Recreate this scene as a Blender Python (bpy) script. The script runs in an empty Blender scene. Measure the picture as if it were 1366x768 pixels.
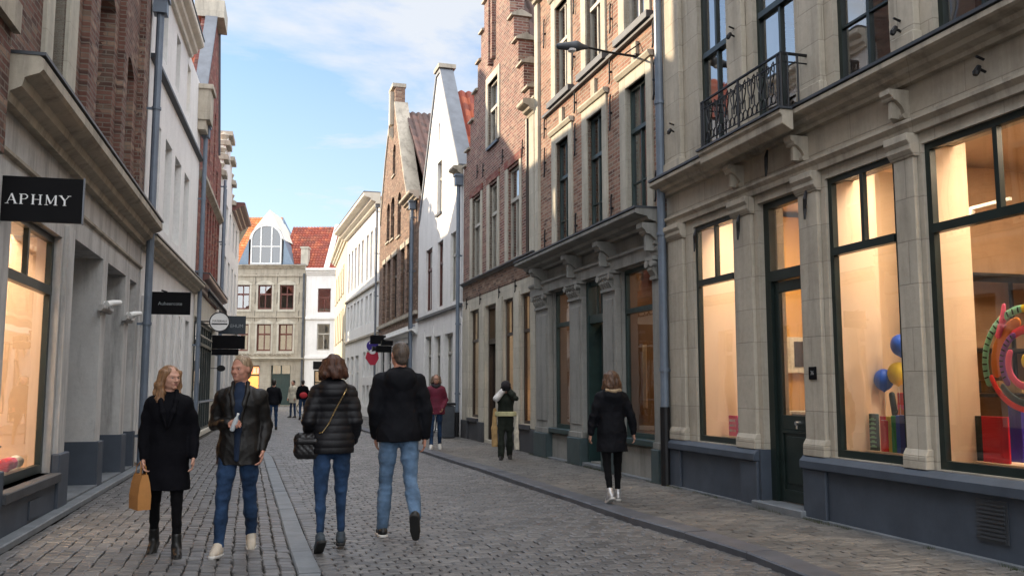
import bpy, math, random
import numpy as np
from mathutils import Vector, Matrix
random.seed(7); RNG = np.random.default_rng(5)
sc = bpy.context.scene
C = sc.collection
R = math.radians
# ------------------------------------------------------------------ objects
def tag(o, label=None, cat=None, group=None, kind=None):
    if label: o['label'] = label
    if cat: o['category'] = cat
    if group: o['group'] = group
    if kind: o['kind'] = kind
    return o
def empty(name, loc=(0,0,0), rz=0.0, label=None, cat=None, group=None):
    o = bpy.data.objects.new(name, None); C.objects.link(o)
    o.empty_display_size = .2
    o.location = loc; o.rotation_euler = (0,0,rz)
    return tag(o, label, cat, group)
def link(name, me, mat, parent=None, smooth=False, bevel=0):
    o = bpy.data.objects.new(name, me); C.objects.link(o)
    if mat is not None:
        for m in (mat if isinstance(mat,(list,tuple)) else [mat]): me.materials.append(m)
    if parent is not None: o.parent = parent
    if smooth: me.polygons.foreach_set('use_smooth', [True]*len(me.polygons))
    if bevel:
        b = o.modifiers.new('bevel','BEVEL'); b.width = bevel; b.segments = 1; b.limit_method='ANGLE'; b.angle_limit=R(50)
    return o
def copy_tree(o, parent=None):
    c = o.copy(); C.objects.link(c)
    if parent is not None: c.parent = parent
    for ch in list(o.children): copy_tree(ch, c)
    return c
class MB:
    def __init__(s): s.v=[]; s.f=[]; s.m=[]; s.cur=0
    def add(s, vs, fs):
        n=len(s.v); s.v += [tuple(v) for v in vs]
        for f in fs: s.f.append(tuple(n+i for i in f)); s.m.append(s.cur)
    def box(s,x0,x1,y0,y1,z0,z1):
        if x0>x1: x0,x1=x1,x0
        if y0>y1: y0,y1=y1,y0
        if z0>z1: z0,z1=z1,z0
        s.add([(x0,y0,z0),(x1,y0,z0),(x1,y1,z0),(x0,y1,z0),(x0,y0,z1),(x1,y0,z1),(x1,y1,z1),(x0,y1,z1)],
              [(0,3,2,1),(4,5,6,7),(0,1,5,4),(1,2,6,5),(2,3,7,6),(3,0,4,7)]); return s
    def quad(s,a,b,c,d): s.add([a,b,c,d],[(0,1,2,3)])
    def prism_y(s, pts, y0, y1):      # polygon in xz, ccw seen from -y
        n=len(pts); vs=[(x,y0,z) for x,z in pts]+[(x,y1,z) for x,z in pts]
        s.add(vs,[tuple(range(n)),tuple(range(2*n-1,n-1,-1))]+[(i,i+n,(i+1)%n+n,(i+1)%n) for i in range(n)]); return s
    def prism_x(s, pts, x0, x1):      # profile in yz
        n=len(pts); vs=[(x0,y,z) for y,z in pts]+[(x1,y,z) for y,z in pts]
        s.add(vs,[tuple(range(n)),tuple(range(2*n-1,n-1,-1))]+[(i,i+n,(i+1)%n+n,(i+1)%n) for i in range(n)]); return s
    def prism_z(s, pts, z0, z1):
        n=len(pts); vs=[(x,y,z0) for x,y in pts]+[(x,y,z1) for x,y in pts]
        s.add(vs,[tuple(range(n-1,-1,-1)),tuple(range(n,2*n))]+[(i,(i+1)%n,(i+1)%n+n,i+n) for i in range(n)]); return s
    def tube(s, pts, r, n=8, cap=True):
        pts=[Vector(p) for p in pts]; rs=r if isinstance(r,(list,tuple)) else [r]*len(pts)
        rings=[]; up=None
        for i,p in enumerate(pts):
            d=(pts[min(i+1,len(pts)-1)]-pts[max(i-1,0)]).normalized()
            if up is None: up=Vector((0,0,1)) if abs(d.z)<.9 else Vector((1,0,0))
            a=(up-d*up.dot(d)).normalized(); b=d.cross(a); up=a
            rings.append([p+(a*math.cos(t)+b*math.sin(t))*rs[i] for t in [2*math.pi*k/n for k in range(n)]])
        vs=[v for q in rings for v in q]; fs=[]
        for i in range(len(pts)-1):
            for k in range(n):
                k2=(k+1)%n; fs.append((i*n+k,i*n+k2,(i+1)*n+k2,(i+1)*n+k))
        if cap: fs.append(tuple(range(n-1,-1,-1))); fs.append(tuple((len(pts)-1)*n+k for k in range(n)))
        s.add(vs,fs); return s
    def lathe(s, prof, cx=0, cy=0, n=14):   # prof (r,z)
        vs=[(cx+r*math.cos(2*math.pi*k/n),cy+r*math.sin(2*math.pi*k/n),z) for r,z in prof for k in range(n)]
        fs=[(i*n+k,i*n+(k+1)%n,(i+1)*n+(k+1)%n,(i+1)*n+k) for i in range(len(prof)-1) for k in range(n)]
        fs.append(tuple(range(n-1,-1,-1))); fs.append(tuple((len(prof)-1)*n+k for k in range(n)))
        s.add(vs,fs); return s
    def build(s,name,mat,parent=None,smooth=False,bevel=0,loc=None):
        me=bpy.data.meshes.new(name); me.from_pydata(s.v,[],s.f)
        o=link(name,me,mat,parent,smooth,bevel)
        if isinstance(mat,(list,tuple)): me.polygons.foreach_set('material_index', s.m)
        me.update()
        if loc: o.location=loc
        return o
def box(name,mat,parent,*d,bevel=0): return MB().box(*d).build(name,mat,parent,bevel=bevel)
# ------------------------------------------------------------------ materials
def newmat(name):
    m=bpy.data.materials.new(name); m.use_nodes=True; nt=m.node_tree; nt.nodes.clear()
    out=nt.nodes.new('ShaderNodeOutputMaterial'); b=nt.nodes.new('ShaderNodeBsdfPrincipled')
    nt.links.new(b.outputs[0],out.inputs[0])
    return m,nt,b,out
def N(nt,t,**k):
    n=nt.nodes.new('ShaderNode'+t)
    for a,v in k.items():
        if a=='ins':
            for i,x in v.items():
                if isinstance(x,bpy.types.NodeSocket): nt.links.new(x,n.inputs[i])
                else: n.inputs[i].default_value=x
        else: setattr(n,a,v)
    return n
def c4(c): return (c[0],c[1],c[2],1)
def coords(nt, kind='Object'):
    tc=N(nt,'TexCoord'); return tc.outputs[kind]
def wallvec(nt):   # (x+y, z) from object coords: good on fronts and reveals
    v=coords(nt); s=N(nt,'SeparateXYZ',ins={0:v}); a=N(nt,'Math',operation='ADD',ins={0:s.outputs[0],1:s.outputs[1]})
    return N(nt,'CombineXYZ',ins={0:a.outputs[0],1:s.outputs[2]}).outputs[0], v
def noise(nt,vec,scale,detail=5,rough=.6,dist=0):
    return N(nt,'TexNoise',ins={'Vector':vec,'Scale':scale,'Detail':detail,'Roughness':rough,'Distortion':dist}).outputs[0]
def ramp(nt,fac,a,b,ca=(0,0,0),cb=(1,1,1)):
    n=N(nt,'ValToRGB',ins={0:fac}); e=n.color_ramp.elements; e[0].position=a; e[1].position=b; e[0].color=c4(ca); e[1].color=c4(cb); return n.outputs[0]
def mix(nt,fac,a,b,mode='MIX'):
    n=N(nt,'Mix',data_type='RGBA',blend_type=mode)
    for i,x in ((0,fac),(6,a),(7,b)):
        if isinstance(x,bpy.types.NodeSocket): nt.links.new(x,n.inputs[i])
        elif i==0: n.inputs[0].default_value=x
        else: n.inputs[i].default_value=c4(x)
    return n.outputs[2]
def scaled(nt,v,s):
    return N(nt,'Mapping',ins={'Vector':v,'Scale':s}).outputs[0]
def bump(nt,h,strength,dist,bsdf,normal=None):
    n=N(nt,'Bump',ins={'Strength':strength,'Distance':dist,'Height':h})
    if normal is not None: nt.links.new(normal,n.inputs['Normal'])
    if bsdf is not None: nt.links.new(n.outputs[0],bsdf.inputs['Normal'])
    return n.outputs[0]
def plain(name,col,rough=.6,metal=0,var=.25,sc_=6,bmp=.15,spec=.4):
    m,nt,b,o=newmat(name); v=coords(nt); n=noise(nt,v,sc_)
    c=mix(nt,ramp(nt,n,.3,.75),[x*(1-var) for x in col],[min(1,x*(1+var*.6)) for x in col])
    nt.links.new(c,b.inputs['Base Color']); b.inputs['Roughness'].default_value=rough; b.inputs['Metallic'].default_value=metal
    b.inputs['Specular IOR Level'].default_value=spec
    if bmp: bump(nt,noise(nt,v,sc_*7),bmp,.01,b)
    return m
def brick(name,ca,cb,mort,bw=.215,bh=.066,ms=.009,paint=0,dark=(.03,.022,.02),bstr=.8,stain=.5):
    m,nt,b,o=newmat(name); wv,v=wallvec(nt)
    wv2=N(nt,'VectorMath',operation='ADD',ins={0:wv,1:N(nt,'VectorMath',operation='SCALE',ins={0:N(nt,'TexNoise',ins={'Vector':v,'Scale':9.0,'Detail':2.0}).outputs[1],'Scale':.012}).outputs[0]}).outputs[0]
    t=N(nt,'TexBrick',offset=.5,ins={'Vector':wv2,'Color1':c4(ca),'Color2':c4(cb),'Mortar':c4(mort),'Scale':1.0,'Mortar Size':ms,'Mortar Smooth':.25,'Bias':0.0,'Brick Width':bw,'Row Height':bh})
    # per-brick dark burnt bricks through a cell-sized noise
    cell=N(nt,'TexVoronoi',feature='F1',ins={'Vector':scaled(nt,wv,(1/bw,1/bh,1)),'Scale':1.0,'Randomness':.35})
    sep=N(nt,'SeparateColor',ins={0:cell.outputs['Color']})
    c=mix(nt,ramp(nt,sep.outputs[0],.62,.9),t.outputs[0],mix(nt,.6,t.outputs[0],dark))
    c=mix(nt,ramp(nt,sep.outputs[1],.7,.95),c,mix(nt,.35,c,(.55,.42,.3)))
    c=mix(nt,t.outputs[1],c,mort)
    st=noise(nt,scaled(nt,v,(1.2,1.2,.35)),1.1,6,.65)
    c=mix(nt,ramp(nt,st,.42,.75,(0,0,0),(stain,stain,stain)),c,mix(nt,.55,c,(.04,.035,.03)))
    n2=noise(nt,v,2.3,4)
    c=mix(nt,ramp(nt,n2,.5,.8,(0,0,0),(.35,.35,.35)),c,mix(nt,.5,c,(.45,.38,.3)))
    nt.links.new(c,b.inputs['Base Color']); b.inputs['Roughness'].default_value=.85
    b.inputs['Specular IOR Level'].default_value=.25
    inv=N(nt,'Math',operation='SUBTRACT',ins={0:1.0,1:t.outputs[1]}).outputs[0]
    h=N(nt,'Math',operation='ADD',ins={0:inv,1:N(nt,'Math',operation='MULTIPLY',ins={0:noise(nt,v,45,4),1:.6}).outputs[0]}).outputs[0]
    bump(nt,h,bstr,.012,b)
    return m
def stone(name,ca,cb,bw=.75,bh=.38,ms=.006,joint=.5,rough=.8,stain=.5,bstr=.5,streak=(.05,.048,.045)):
    m,nt,b,o=newmat(name); wv,v=wallvec(nt)
    n1=noise(nt,v,1.6,6,.65); c=mix(nt,ramp(nt,n1,.3,.72),ca,cb)
    n2=noise(nt,v,14,5,.7); c=mix(nt,ramp(nt,n2,.45,.8,(0,0,0),(.3,.3,.3)),c,[x*.55 for x in ca])
    st=noise(nt,scaled(nt,v,(2.6,2.6,.3)),1.3,6,.7)
    c=mix(nt,ramp(nt,st,.47,.72,(0,0,0),(stain,stain,stain)),c,streak)
    h=noise(nt,v,38,5,.7)
    if ms:
        t=N(nt,'TexBrick',offset=.5,ins={'Vector':wv,'Color1':(1,1,1,1),'Color2':(.78,.78,.78,1),'Mortar':(.4,.4,.4,1),'Scale':1.0,'Mortar Size':ms,'Mortar Smooth':.4,'Bias':0.0,'Brick Width':bw,'Row Height':bh})
        c=mix(nt,joint,c,mix(nt,1.0,c,t.outputs[0],'MULTIPLY'))
        h=N(nt,'Math',operation='SUBTRACT',ins={0:N(nt,'Math',operation='MULTIPLY',ins={0:h,1:.5}).outputs[0],1:t.outputs[1]}).outputs[0]
    nt.links.new(c,b.inputs['Base Color']); b.inputs['Roughness'].default_value=rough
    b.inputs['Specular IOR Level'].default_value=.3
    bump(nt,h,bstr,.01,b)
    return m
def glassmat(name,tint=(.93,.95,.94),ior=1.5,wav=.25,boost=0.0):
    m,nt,b,o=newmat(name); nt.nodes.remove(b)
    v=coords(nt)
    nb=bump(nt,noise(nt,v,1.7,1,.3),wav,.02,None)
    gl=N(nt,'BsdfGlossy',ins={'Color':(1,1,1,1),'Roughness':.015,'Normal':nb}); tr=N(nt,'BsdfTransparent',ins={'Color':c4(tint)})
    fr=N(nt,'Fresnel',ins={'IOR':ior})
    ad=N(nt,'Math',operation='MULTIPLY_ADD',use_clamp=True,ins={0:fr.outputs[0],1:1.25,2:boost})
    ms=N(nt,'MixShader',ins={0:ad.outputs[0],1:tr.outputs[0],2:gl.outputs[0]})
    nt.links.new(ms.outputs[0],o.inputs[0]); return m
def emis(name,col,st):
    m,nt,b,o=newmat(name); nt.nodes.remove(b); e=N(nt,'Emission',ins={0:c4(col),1:st}); nt.links.new(e.outputs[0],o.inputs[0]); return m
def setts(name,ca,cb,cc,rough=.55):
    m,nt,b,o=newmat(name); g=N(nt,'NewGeometry'); ri=g.outputs['Random Per Island']; v=coords(nt)
    n=N(nt,'ValToRGB',ins={0:ri}); e=n.color_ramp.elements; e[0].color=c4(ca); e[1].color=c4(cb); x=e.new(.5); x.color=c4(cc)
    big=noise(nt,v,.45,4,.6); c=mix(nt,ramp(nt,big,.35,.7),mix(nt,1.0,n.outputs[0],(.72,.72,.72),'MULTIPLY'),n.outputs[0])
    c=mix(nt,ramp(nt,noise(nt,v,55,4,.7),.35,.75),mix(nt,1.0,c,(.7,.7,.7),'MULTIPLY'),c)
    nt.links.new(c,b.inputs['Base Color'])
    r=N(nt,'MapRange',ins={0:noise(nt,v,3,4),3:rough-.14,4:rough+.25}); nt.links.new(r.outputs[0],b.inputs['Roughness'])
    bump(nt,noise(nt,v,60,4,.7),.5,.006,b); b.inputs['Specular IOR Level'].default_value=.5
    return m
def tiles(name,ca,cb,cc):
    m,nt,b,o=newmat(name); v=coords(nt,'UV')
    vo=N(nt,'TexVoronoi',feature='F1',ins={'Vector':v,'Scale':1.0,'Randomness':.1}); s=N(nt,'SeparateColor',ins={0:vo.outputs['Color']})
    n=N(nt,'ValToRGB',ins={0:s.outputs[0]}); e=n.color_ramp.elements; e[0].color=c4(ca); e[1].color=c4(cb); x=e.new(.5); x.color=c4(cc)
    o3=coords(nt); c=mix(nt,ramp(nt,noise(nt,o3,.9,5,.65),.5,.75,(0,0,0),(.6,.6,.6)),n.outputs[0],(.07,.05,.04))
    nt.links.new(c,b.inputs['Base Color']); b.inputs['Roughness'].default_value=.75
    bump(nt,noise(nt,o3,30,3),.4,.01,b); return m
M={}
M['brick_near']=brick('brick_dark_red',(.12,.052,.04),(.19,.092,.07),(.19,.16,.135))
M['brick_warm']=brick('brick_red_orange',(.24,.11,.08),(.36,.20,.14),(.36,.31,.255))
M['brick_step']=brick('brick_purple_red',(.17,.066,.055),(.27,.115,.09),(.34,.28,.24),ms=.012)
M['brick_brown']=brick('brick_brown',(.17,.095,.068),(.24,.14,.10),(.22,.18,.14))
M['brick_red']=brick('brick_deep_red',(.20,.045,.04),(.27,.075,.055),(.2,.12,.1))
M['stone_beige']=stone('sandstone_beige',(.43,.385,.31),(.54,.49,.405),stain=.38)
M['stone_trim']=stone('sandstone_trim',(.40,.355,.285),(.52,.465,.38),bw=2.5,bh=1.2,ms=.004,stain=.6)
M['stone_pale']=stone('pale_limestone',(.46,.43,.36),(.58,.54,.45),bw=.9,bh=.45,ms=.004,stain=.35)
M['stone_grey']=stone('grey_painted_stone',(.25,.25,.235),(.32,.315,.29),bw=1.5,bh=.6,ms=.003,stain=.5,joint=.3)
M['stone_old']=stone('weathered_grey_stone',(.34,.305,.245),(.47,.425,.345),bw=.6,bh=.3,ms=.006,stain=.45)
M['render_grey']=stone('grey_roughcast',(.50,.49,.475),(.60,.59,.57),ms=0,stain=.6,bstr=.35)
M['render_white']=stone('white_limewash',(.74,.73,.71),(.83,.82,.80),ms=0,stain=.28,bstr=.2,streak=(.4,.39,.37))
M['render_cream']=stone('cream_render',(.66,.62,.53),(.76,.72,.63),ms=0,stain=.2,bstr=.2,streak=(.35,.32,.28))
M['render_ochre']=stone('ochre_render',(.54,.48,.36),(.62,.56,.43),ms=0,stain=.2,bstr=.2)
M['plinth_blue']=plain('blue_grey_painted_plinth',(.06,.075,.10),.55,var=.25,sc_=3)
M['plinth_dark']=plain('dark_grey_plinth',(.06,.063,.07),.6,var=.3,sc_=3)
M['plinth_green']=plain('dark_teal_plinth',(.05,.075,.08),.5,var=.3,sc_=3)
M['bluestone']=plain('bluestone',(.17,.185,.20),.55,var=.3,sc_=4,bmp=.3)
M['kerbstone']=plain('kerb_bluestone',(.095,.10,.115),.5,var=.35,sc_=3,bmp=.3)
M['green']=plain('dark_green_joinery',(.012,.022,.02),.35,var=.3,bmp=.05)
M['teal']=plain('petrol_green_joinery',(.02,.045,.045),.35,var=.3,bmp=.05)
M['black']=plain('black_iron',(.012,.012,.014),.45,metal=.3,var=.3,bmp=.1)
M['signblack']=plain('black_sign_board',(.005,.005,.006),.6,var=.1,bmp=0,spec=.1)
M['signnavy']=plain('navy_sign_board',(.012,.02,.03),.35,var=.1,bmp=0)
M['white']=plain('white_paint',(.78,.78,.76),.5,var=.08,bmp=.05)
M['lettering']=plain('sign_lettering',(.8,.8,.8),.5,var=.03,bmp=0)
M['lettering_dim']=plain('sign_lettering_dim',(.25,.27,.28),.5,var=.03,bmp=0)
M['brownwood']=plain('brown_red_joinery',(.13,.04,.03),.4,var=.3,bmp=.1)
M['woodpale']=plain('pale_joinery',(.42,.40,.35),.5,var=.2,bmp=.1)
M['darkwood']=plain('dark_brown_joinery',(.04,.028,.022),.4,var=.3,bmp=.1)
M['lead']=plain('lead_grey',(.17,.185,.21),.5,metal=.2,var=.25,sc_=3)
M['leaddark']=plain('dark_lead',(.07,.078,.09),.45,metal=.2,var=.3,sc_=3)
M['pipe']=plain('blue_grey_downpipe',(.15,.185,.235),.45,metal=.1,var=.2,sc_=4,bmp=.05)
M['steel']=plain('brushed_steel',(.5,.5,.5),.35,metal=.9,var=.1,bmp=0)
M['brass']=plain('brass',(.5,.38,.16),.35,metal=.8,var=.1,bmp=0)
M['glass']=glassmat('window_glass',boost=.20)
M['glassshop']=glassmat('shop_glass',boost=.09,wav=.12)
M['room']=plain('dim_room',(.32,.29,.25),.9,var=.2,bmp=0)
M['curtain']=plain('net_curtain',(.8,.79,.76),.9,var=.1,sc_=3,bmp=0)
M['shopwall']=plain('warm_shop_wall',(.70,.52,.36),.8,var=.06,sc_=1.5,bmp=0)
M['shoppanel']=plain('cream_display_panel',(.85,.66,.50),.7,var=.04,sc_=1.2,bmp=0)
M['shopbrown']=plain('brown_shop_wall',(.30,.18,.10),.8,var=.2,sc_=1.5,bmp=0)
M['shoporange']=plain('orange_shop_wall',(.62,.34,.10),.8,var=.1,sc_=1.5,bmp=0)
M['shopfloor']=plain('oak_shop_floor',(.35,.25,.16),.45,var=.2,sc_=3,bmp=0)
M['lampwarm']=emis('lit_ceiling_lamp',(1,.78,.5),30)
M['lampred']=emis('lit_red_sign',(1,.12,.08),3)
M['tiles_red']=tiles('red_pantiles',(.34,.07,.035),(.47,.13,.06),(.25,.06,.04))
M['tiles_orange']=tiles('orange_pantiles',(.62,.22,.07),(.72,.31,.12),(.5,.17,.06))
M['tiles_dark']=tiles('dark_pantiles',(.07,.045,.04),(.17,.09,.07),(.11,.065,.055))
M['road']=setts('granite_setts',(.105,.103,.105),(.205,.198,.196),(.15,.147,.148),.38)
M['roadleft']=setts('granite_setts_left',(.11,.107,.107),(.21,.202,.196),(.155,.15,.15),.40)
M['clinker']=setts('clay_clinkers',(.115,.109,.102),(.21,.198,.182),(.16,.152,.142),.50)
M['joint']=plain('sandy_joint',(.042,.038,.032),.95,var=.4,sc_=5,bmp=.3)
M['dirt']=plain('town_ground',(.09,.085,.08),.95,var=.3,sc_=.5,bmp=.2)
def colmat(name,c,r=.45): 
    if name not in M: M[name]=plain(name,c,r,var=.04,bmp=0)
    return M[name]
# ------------------------------------------------------------------ facade pieces
def facade(name,parent,x0,x1,z0,prof,opens,thick,mat,y=0.0,bevel=0,arch=None):
    """thick wall with real openings; prof = top profile [(x,z)...] left to right (number for a flat top)"""
    if not isinstance(prof,(list,tuple)): prof=[(x0,prof),(x1,prof)]
    xs=sorted(set([x0,x1]+[p[0] for p in prof if x0<=p[0]<=x1]+[v for o in opens for v in (o[0],o[1]) if x0<v<x1]))
    def top(x,side):
        segs=[(a,b) for a,b in zip(prof,prof[1:]) if b[0]>a[0] and a[0]-1e-6<=x<=b[0]+1e-6]
        a,b=(segs[0] if side<0 else segs[-1])
        return a[1]+(b[1]-a[1])*(x-a[0])/(b[0]-a[0])
    m=MB(); Y0,Y1=y,y+thick; prev=None
    for a,b in zip(xs,xs[1:]):
        za,zb=top(a,1),top(b,-1); mid=(a+b)/2
        oo=sorted([o for o in opens if o[0]<mid<o[1]],key=lambda o:o[2])
        lo=(z0,z0)
        for o in oo:
            if o[2]>lo[0]+1e-4:
                m.quad((a,Y0,lo[0]),(b,Y0,lo[1]),(b,Y0,o[2]),(a,Y0,o[2])); m.quad((b,Y1,lo[1]),(a,Y1,lo[0]),(a,Y1,o[2]),(b,Y1,o[2]))
            lo=(o[3],o[3])
        m.quad((a,Y0,lo[0]),(b,Y0,lo[1]),(b,Y0,zb),(a,Y0,za)); m.quad((b,Y1,lo[1]),(a,Y1,lo[0]),(a,Y1,za),(b,Y1,zb))
        m.quad((a,Y0,za),(b,Y0,zb),(b,Y1,zb),(a,Y1,za))
        if prev is not None and abs(prev-za)>1e-4:
            l,h=min(prev,za),max(prev,za); m.quad((a,Y0,l),(a,Y1,l),(a,Y1,h),(a,Y0,h))
        prev=zb
    for o in opens:
        a,b,c,d=o[:4]
        m.quad((a,Y0,c),(a,Y1,c),(a,Y1,d),(a,Y0,d)); m.quad((b,Y1,c),(b,Y0,c),(b,Y0,d),(b,Y1,d))
        m.quad((a,Y0,d),(a,Y1,d),(b,Y1,d),(b,Y0,d))
        if c>z0+1e-3: m.quad((a,Y0,c),(b,Y0,c),(b,Y1,c),(a,Y1,c))
        if len(o)>4:   # segmental arch filler
            rise=o[4]; n=8; pts=[(a,d),(b,d)]; arc=[(b-(b-a)*i/n, d-rise*(1-math.sin(math.pi*i/n))) for i in range(n+1)]
            poly=[(a,d)]+[(a+(b-a)*i/n, d-rise*(1-math.sin(math.pi*i/n))-.001) for i in range(n+1)]+[(b,d)]
            for (p,q) in zip(poly[1:-1],poly[2:-1]):
                m.quad((p[0],Y0-.001,p[1]),(q[0],Y0-.001,q[1]),(q[0],Y0-.001,d),(p[0],Y0-.001,d))
                m.quad((p[0],Y0,p[1]),(p[0],Y0+.22,p[1]),(q[0],Y0+.22,q[1]),(q[0],Y0,q[1]))
    m.quad((x0,Y0,z0),(x0,Y0,top(x0,1)),(x0,Y1,top(x0,1)),(x0,Y1,z0)); m.quad((x1,Y0,z0),(x1,Y1,z0),(x1,Y1,top(x1,-1)),(x1,Y0,top(x1,-1)))
    return m.build(name,mat,parent)
def win(parent,x0,x1,z0,z1,y=.16,mat='green',hbars=(),vlow=(),vtop=(),fw=.055,glass='glass',name='window',sill=None,curtain=None,d=.06,cut=None):
    """frame + bars, pane; hbars absolute z of heavy transoms; vlow/vtop mullion fractions below/above the first transom"""
    m=MB(); mt=M[mat]
    m.box(x0,x0+fw,y,y+d,z0,z1).box(x1-fw,x1,y,y+d,z0,z1).box(x0+fw,x1-fw,y,y+d,z0,z0+fw*1.2).box(x0+fw,x1-fw,y,y+d,z1-fw,z1)
    hb=sorted(hbars)
    for i,h in enumerate(hb):
        t=fw*.65 if i==0 else fw*.3
        m.box(x0+fw,x1-fw,y-.02 if i==0 else y+.005,y+d-.004,h-t,h+t)
    zt=hb[0] if hb else z1; W=x1-x0
    def vb(fr,a,b,t):
        for f in fr: m.box(x0+W*f-t,x0+W*f+t,y+.004,y+d-.006,a,b)
    vb(vlow,z0+fw,zt,fw*.38)
    if hb: vb(vtop,zt,z1-fw,fw*.38)
    if cut:
        for (zz,t) in cut: m.box(x0+fw,x1-fw,y+.008,y+d-.01,zz-t,zz+t)
    w=m.build(name,mt,parent)
    g=MB(); g.quad((x0+fw*.6,y+d*.55,z0+fw*.6),(x1-fw*.6,y+d*.55,z0+fw*.6),(x1-fw*.6,y+d*.55,z1-fw*.6),(x0+fw*.6,y+d*.55,z1-fw*.6))
    g.build('pane',M[glass],w)
    if sill: box('sill',M[sill],w,x0-.04,x1+.04,-.06,y,z0-.07,z0-.002)
    if curtain:
        cm=MB(); n=14
        for (f0,f1) in curtain:
            xa,xb=x0+W*f0,x0+W*f1
            for i in range(n):
                a=xa+(xb-xa)*i/n; b=xa+(xb-xa)*(i+1)/n; ya=y+.10+.02*(i%2); yb=y+.10+.02*((i+1)%2)
                cm.quad((a,ya,z0+.03),(b,yb,z0+.03),(b,yb,z1-.03),(a,ya,z1-.03))
        cm.build('curtain',M['curtain'],w)
    return w
CORN=lambda p,h:[(0,0),(-p*.25,0),(-p*.3,h*.18),(-p*.55,h*.3),(-p*.6,h*.5),(-p*.92,h*.62),(-p,h*.7),(-p,h*.93),(-p*.9,h),(0,h)]
def cornice(parent,x0,x1,z,h,p,mat,top=None,name='cornice',y=0.0):
    m=MB(); m.prism_x([(y+a,z+b) for a,b in CORN(p,h)],x0,x1); o=m.build(name,M[mat],parent)
    if top: box('flashing',M[top],o,x0-.01,x1+.01,-p-.015+y,.0,z+h+.001,z+h+.03)
    return o
def moulding(parent,x0,x1,z,h,p,mat,name='moulding'):
    return MB().prism_x([(0,z),(-p,z+h*.35),(-p,z+h),(0,z+h)],x0,x1).build(name,M[mat],parent)
def pilaster(parent,x0,x1,z0,z1,p,mat,cap=True,base=True):
    m=MB(); m.box(x0,x1,-p,0,z0,z1)
    if base: m.box(x0-.02,x1+.02,-p-.025,0,z0,z0+.12)
    if cap: m.box(x0-.02,x1+.02,-p-.025,0,z1-.14,z1-.10); m.box(x0-.03,x1+.03,-p-.04,0,z1-.06,z1)
    return m.build('pilaster',M[mat],parent,bevel=.008)
def bracket(parent,xc,w,ztop,h,p,mat):
    n=10; pts=[(0,ztop),(-p,ztop),(-p,ztop-h*.12)]
    for i in range(n+1):
        t=i/n; pts.append((-p*(1-t)**1.0*(.82+.18*math.cos(t*math.pi*2)), ztop-h*(.15+.85*t)))
    pts.append((0,ztop-h))
    m=MB(); m.prism_x(pts,xc-w/2,xc+w/2)
    m.tube([(xc-w/2-.012,-p*.72,ztop-h*.24),(xc+w/2+.012,-p*.72,ztop-h*.24)],h*.11,10)
    m.tube([(xc-w/2-.012,-p*.28,ztop-h*.8),(xc+w/2+.012,-p*.28,ztop-h*.8)],h*.09,10)
    m.box(xc-w*.16,xc+w*.16,-p*.75,0,ztop-h*.85,ztop-h*.35)
    return m.build('bracket',M[mat],parent)
def capital(parent,x0,x1,z0,z1,p,mat):
    m=MB(); h=z1-z0; W=x1-x0
    m.box(x0+.02,x1-.02,-p,0,z0,z1); m.box(x0-.05,x1+.05,-p-.09,0,z1-.05,z1)
    for i in range(5):
        xc=x0+W*(i+.5)/5
        for r_,zz in ((.045,.3),(.055,.62)):
            m.tube([(xc,-p-.0,z0+h*(zz-.22)),(xc,-p-.03,z0+h*zz),(xc,-p-.03-r_,z0+h*(zz+.12)),(xc,-p-.01-r_,z0+h*(zz+.02))],[.03,.034,.028,.014],6)
    for sx in (x0,x1): m.tube([(sx-.005,-p-.03,z1-.1),(sx+.005,-p-.1,z1-.1)],.05,10)
    m.box(x0-.02,x1+.02,-p-.03,0,z0-.03,z0+.015)
    return m.build('capital',M[mat],parent)
def anchor(parent,x,z,h=.55):
    m=MB(); m.tube([(x-.03,-.035,z-h/2),(x,-.035,z-h*.35),(x,-.035,z+h*.35),(x+.03,-.035,z+h/2)],.014,6); m.tube([(x,-.05,z),(x,0.01,z)],.022,6)
    return m.build('wall_anchor',M['black'],parent)
def downpipe(parent,x,z0,z1,y=-.1,r=.055,mat='pipe',head=True,split=1.1):
    m=MB(); m.tube([(x,y,max(z0,split)),(x,y,z1)],r,12)
    for z in np.arange(max(z0,split)+.5,z1-.2,1.9): m.tube([(x,y,z),(x,y,z+.05)],r*1.25,12); m.box(x-.015,x+.015,y,0.02,z,z+.04)
    if head: m.box(x-r*2,x+r*2,y-r*1.8,y+r*1.8,z1,z1+.25); m.box(x-r*2.5,x+r*2.5,y-r*2.3,y+r*1.8,z1+.25,z1+.31)
    o=m.build('downpipe',M[mat],parent)
    if split>z0: MB().tube([(x,y,z0),(x,y,split+.02)],r*1.2,12).build('pipe_guard',M['black'],o)
    return o
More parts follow.
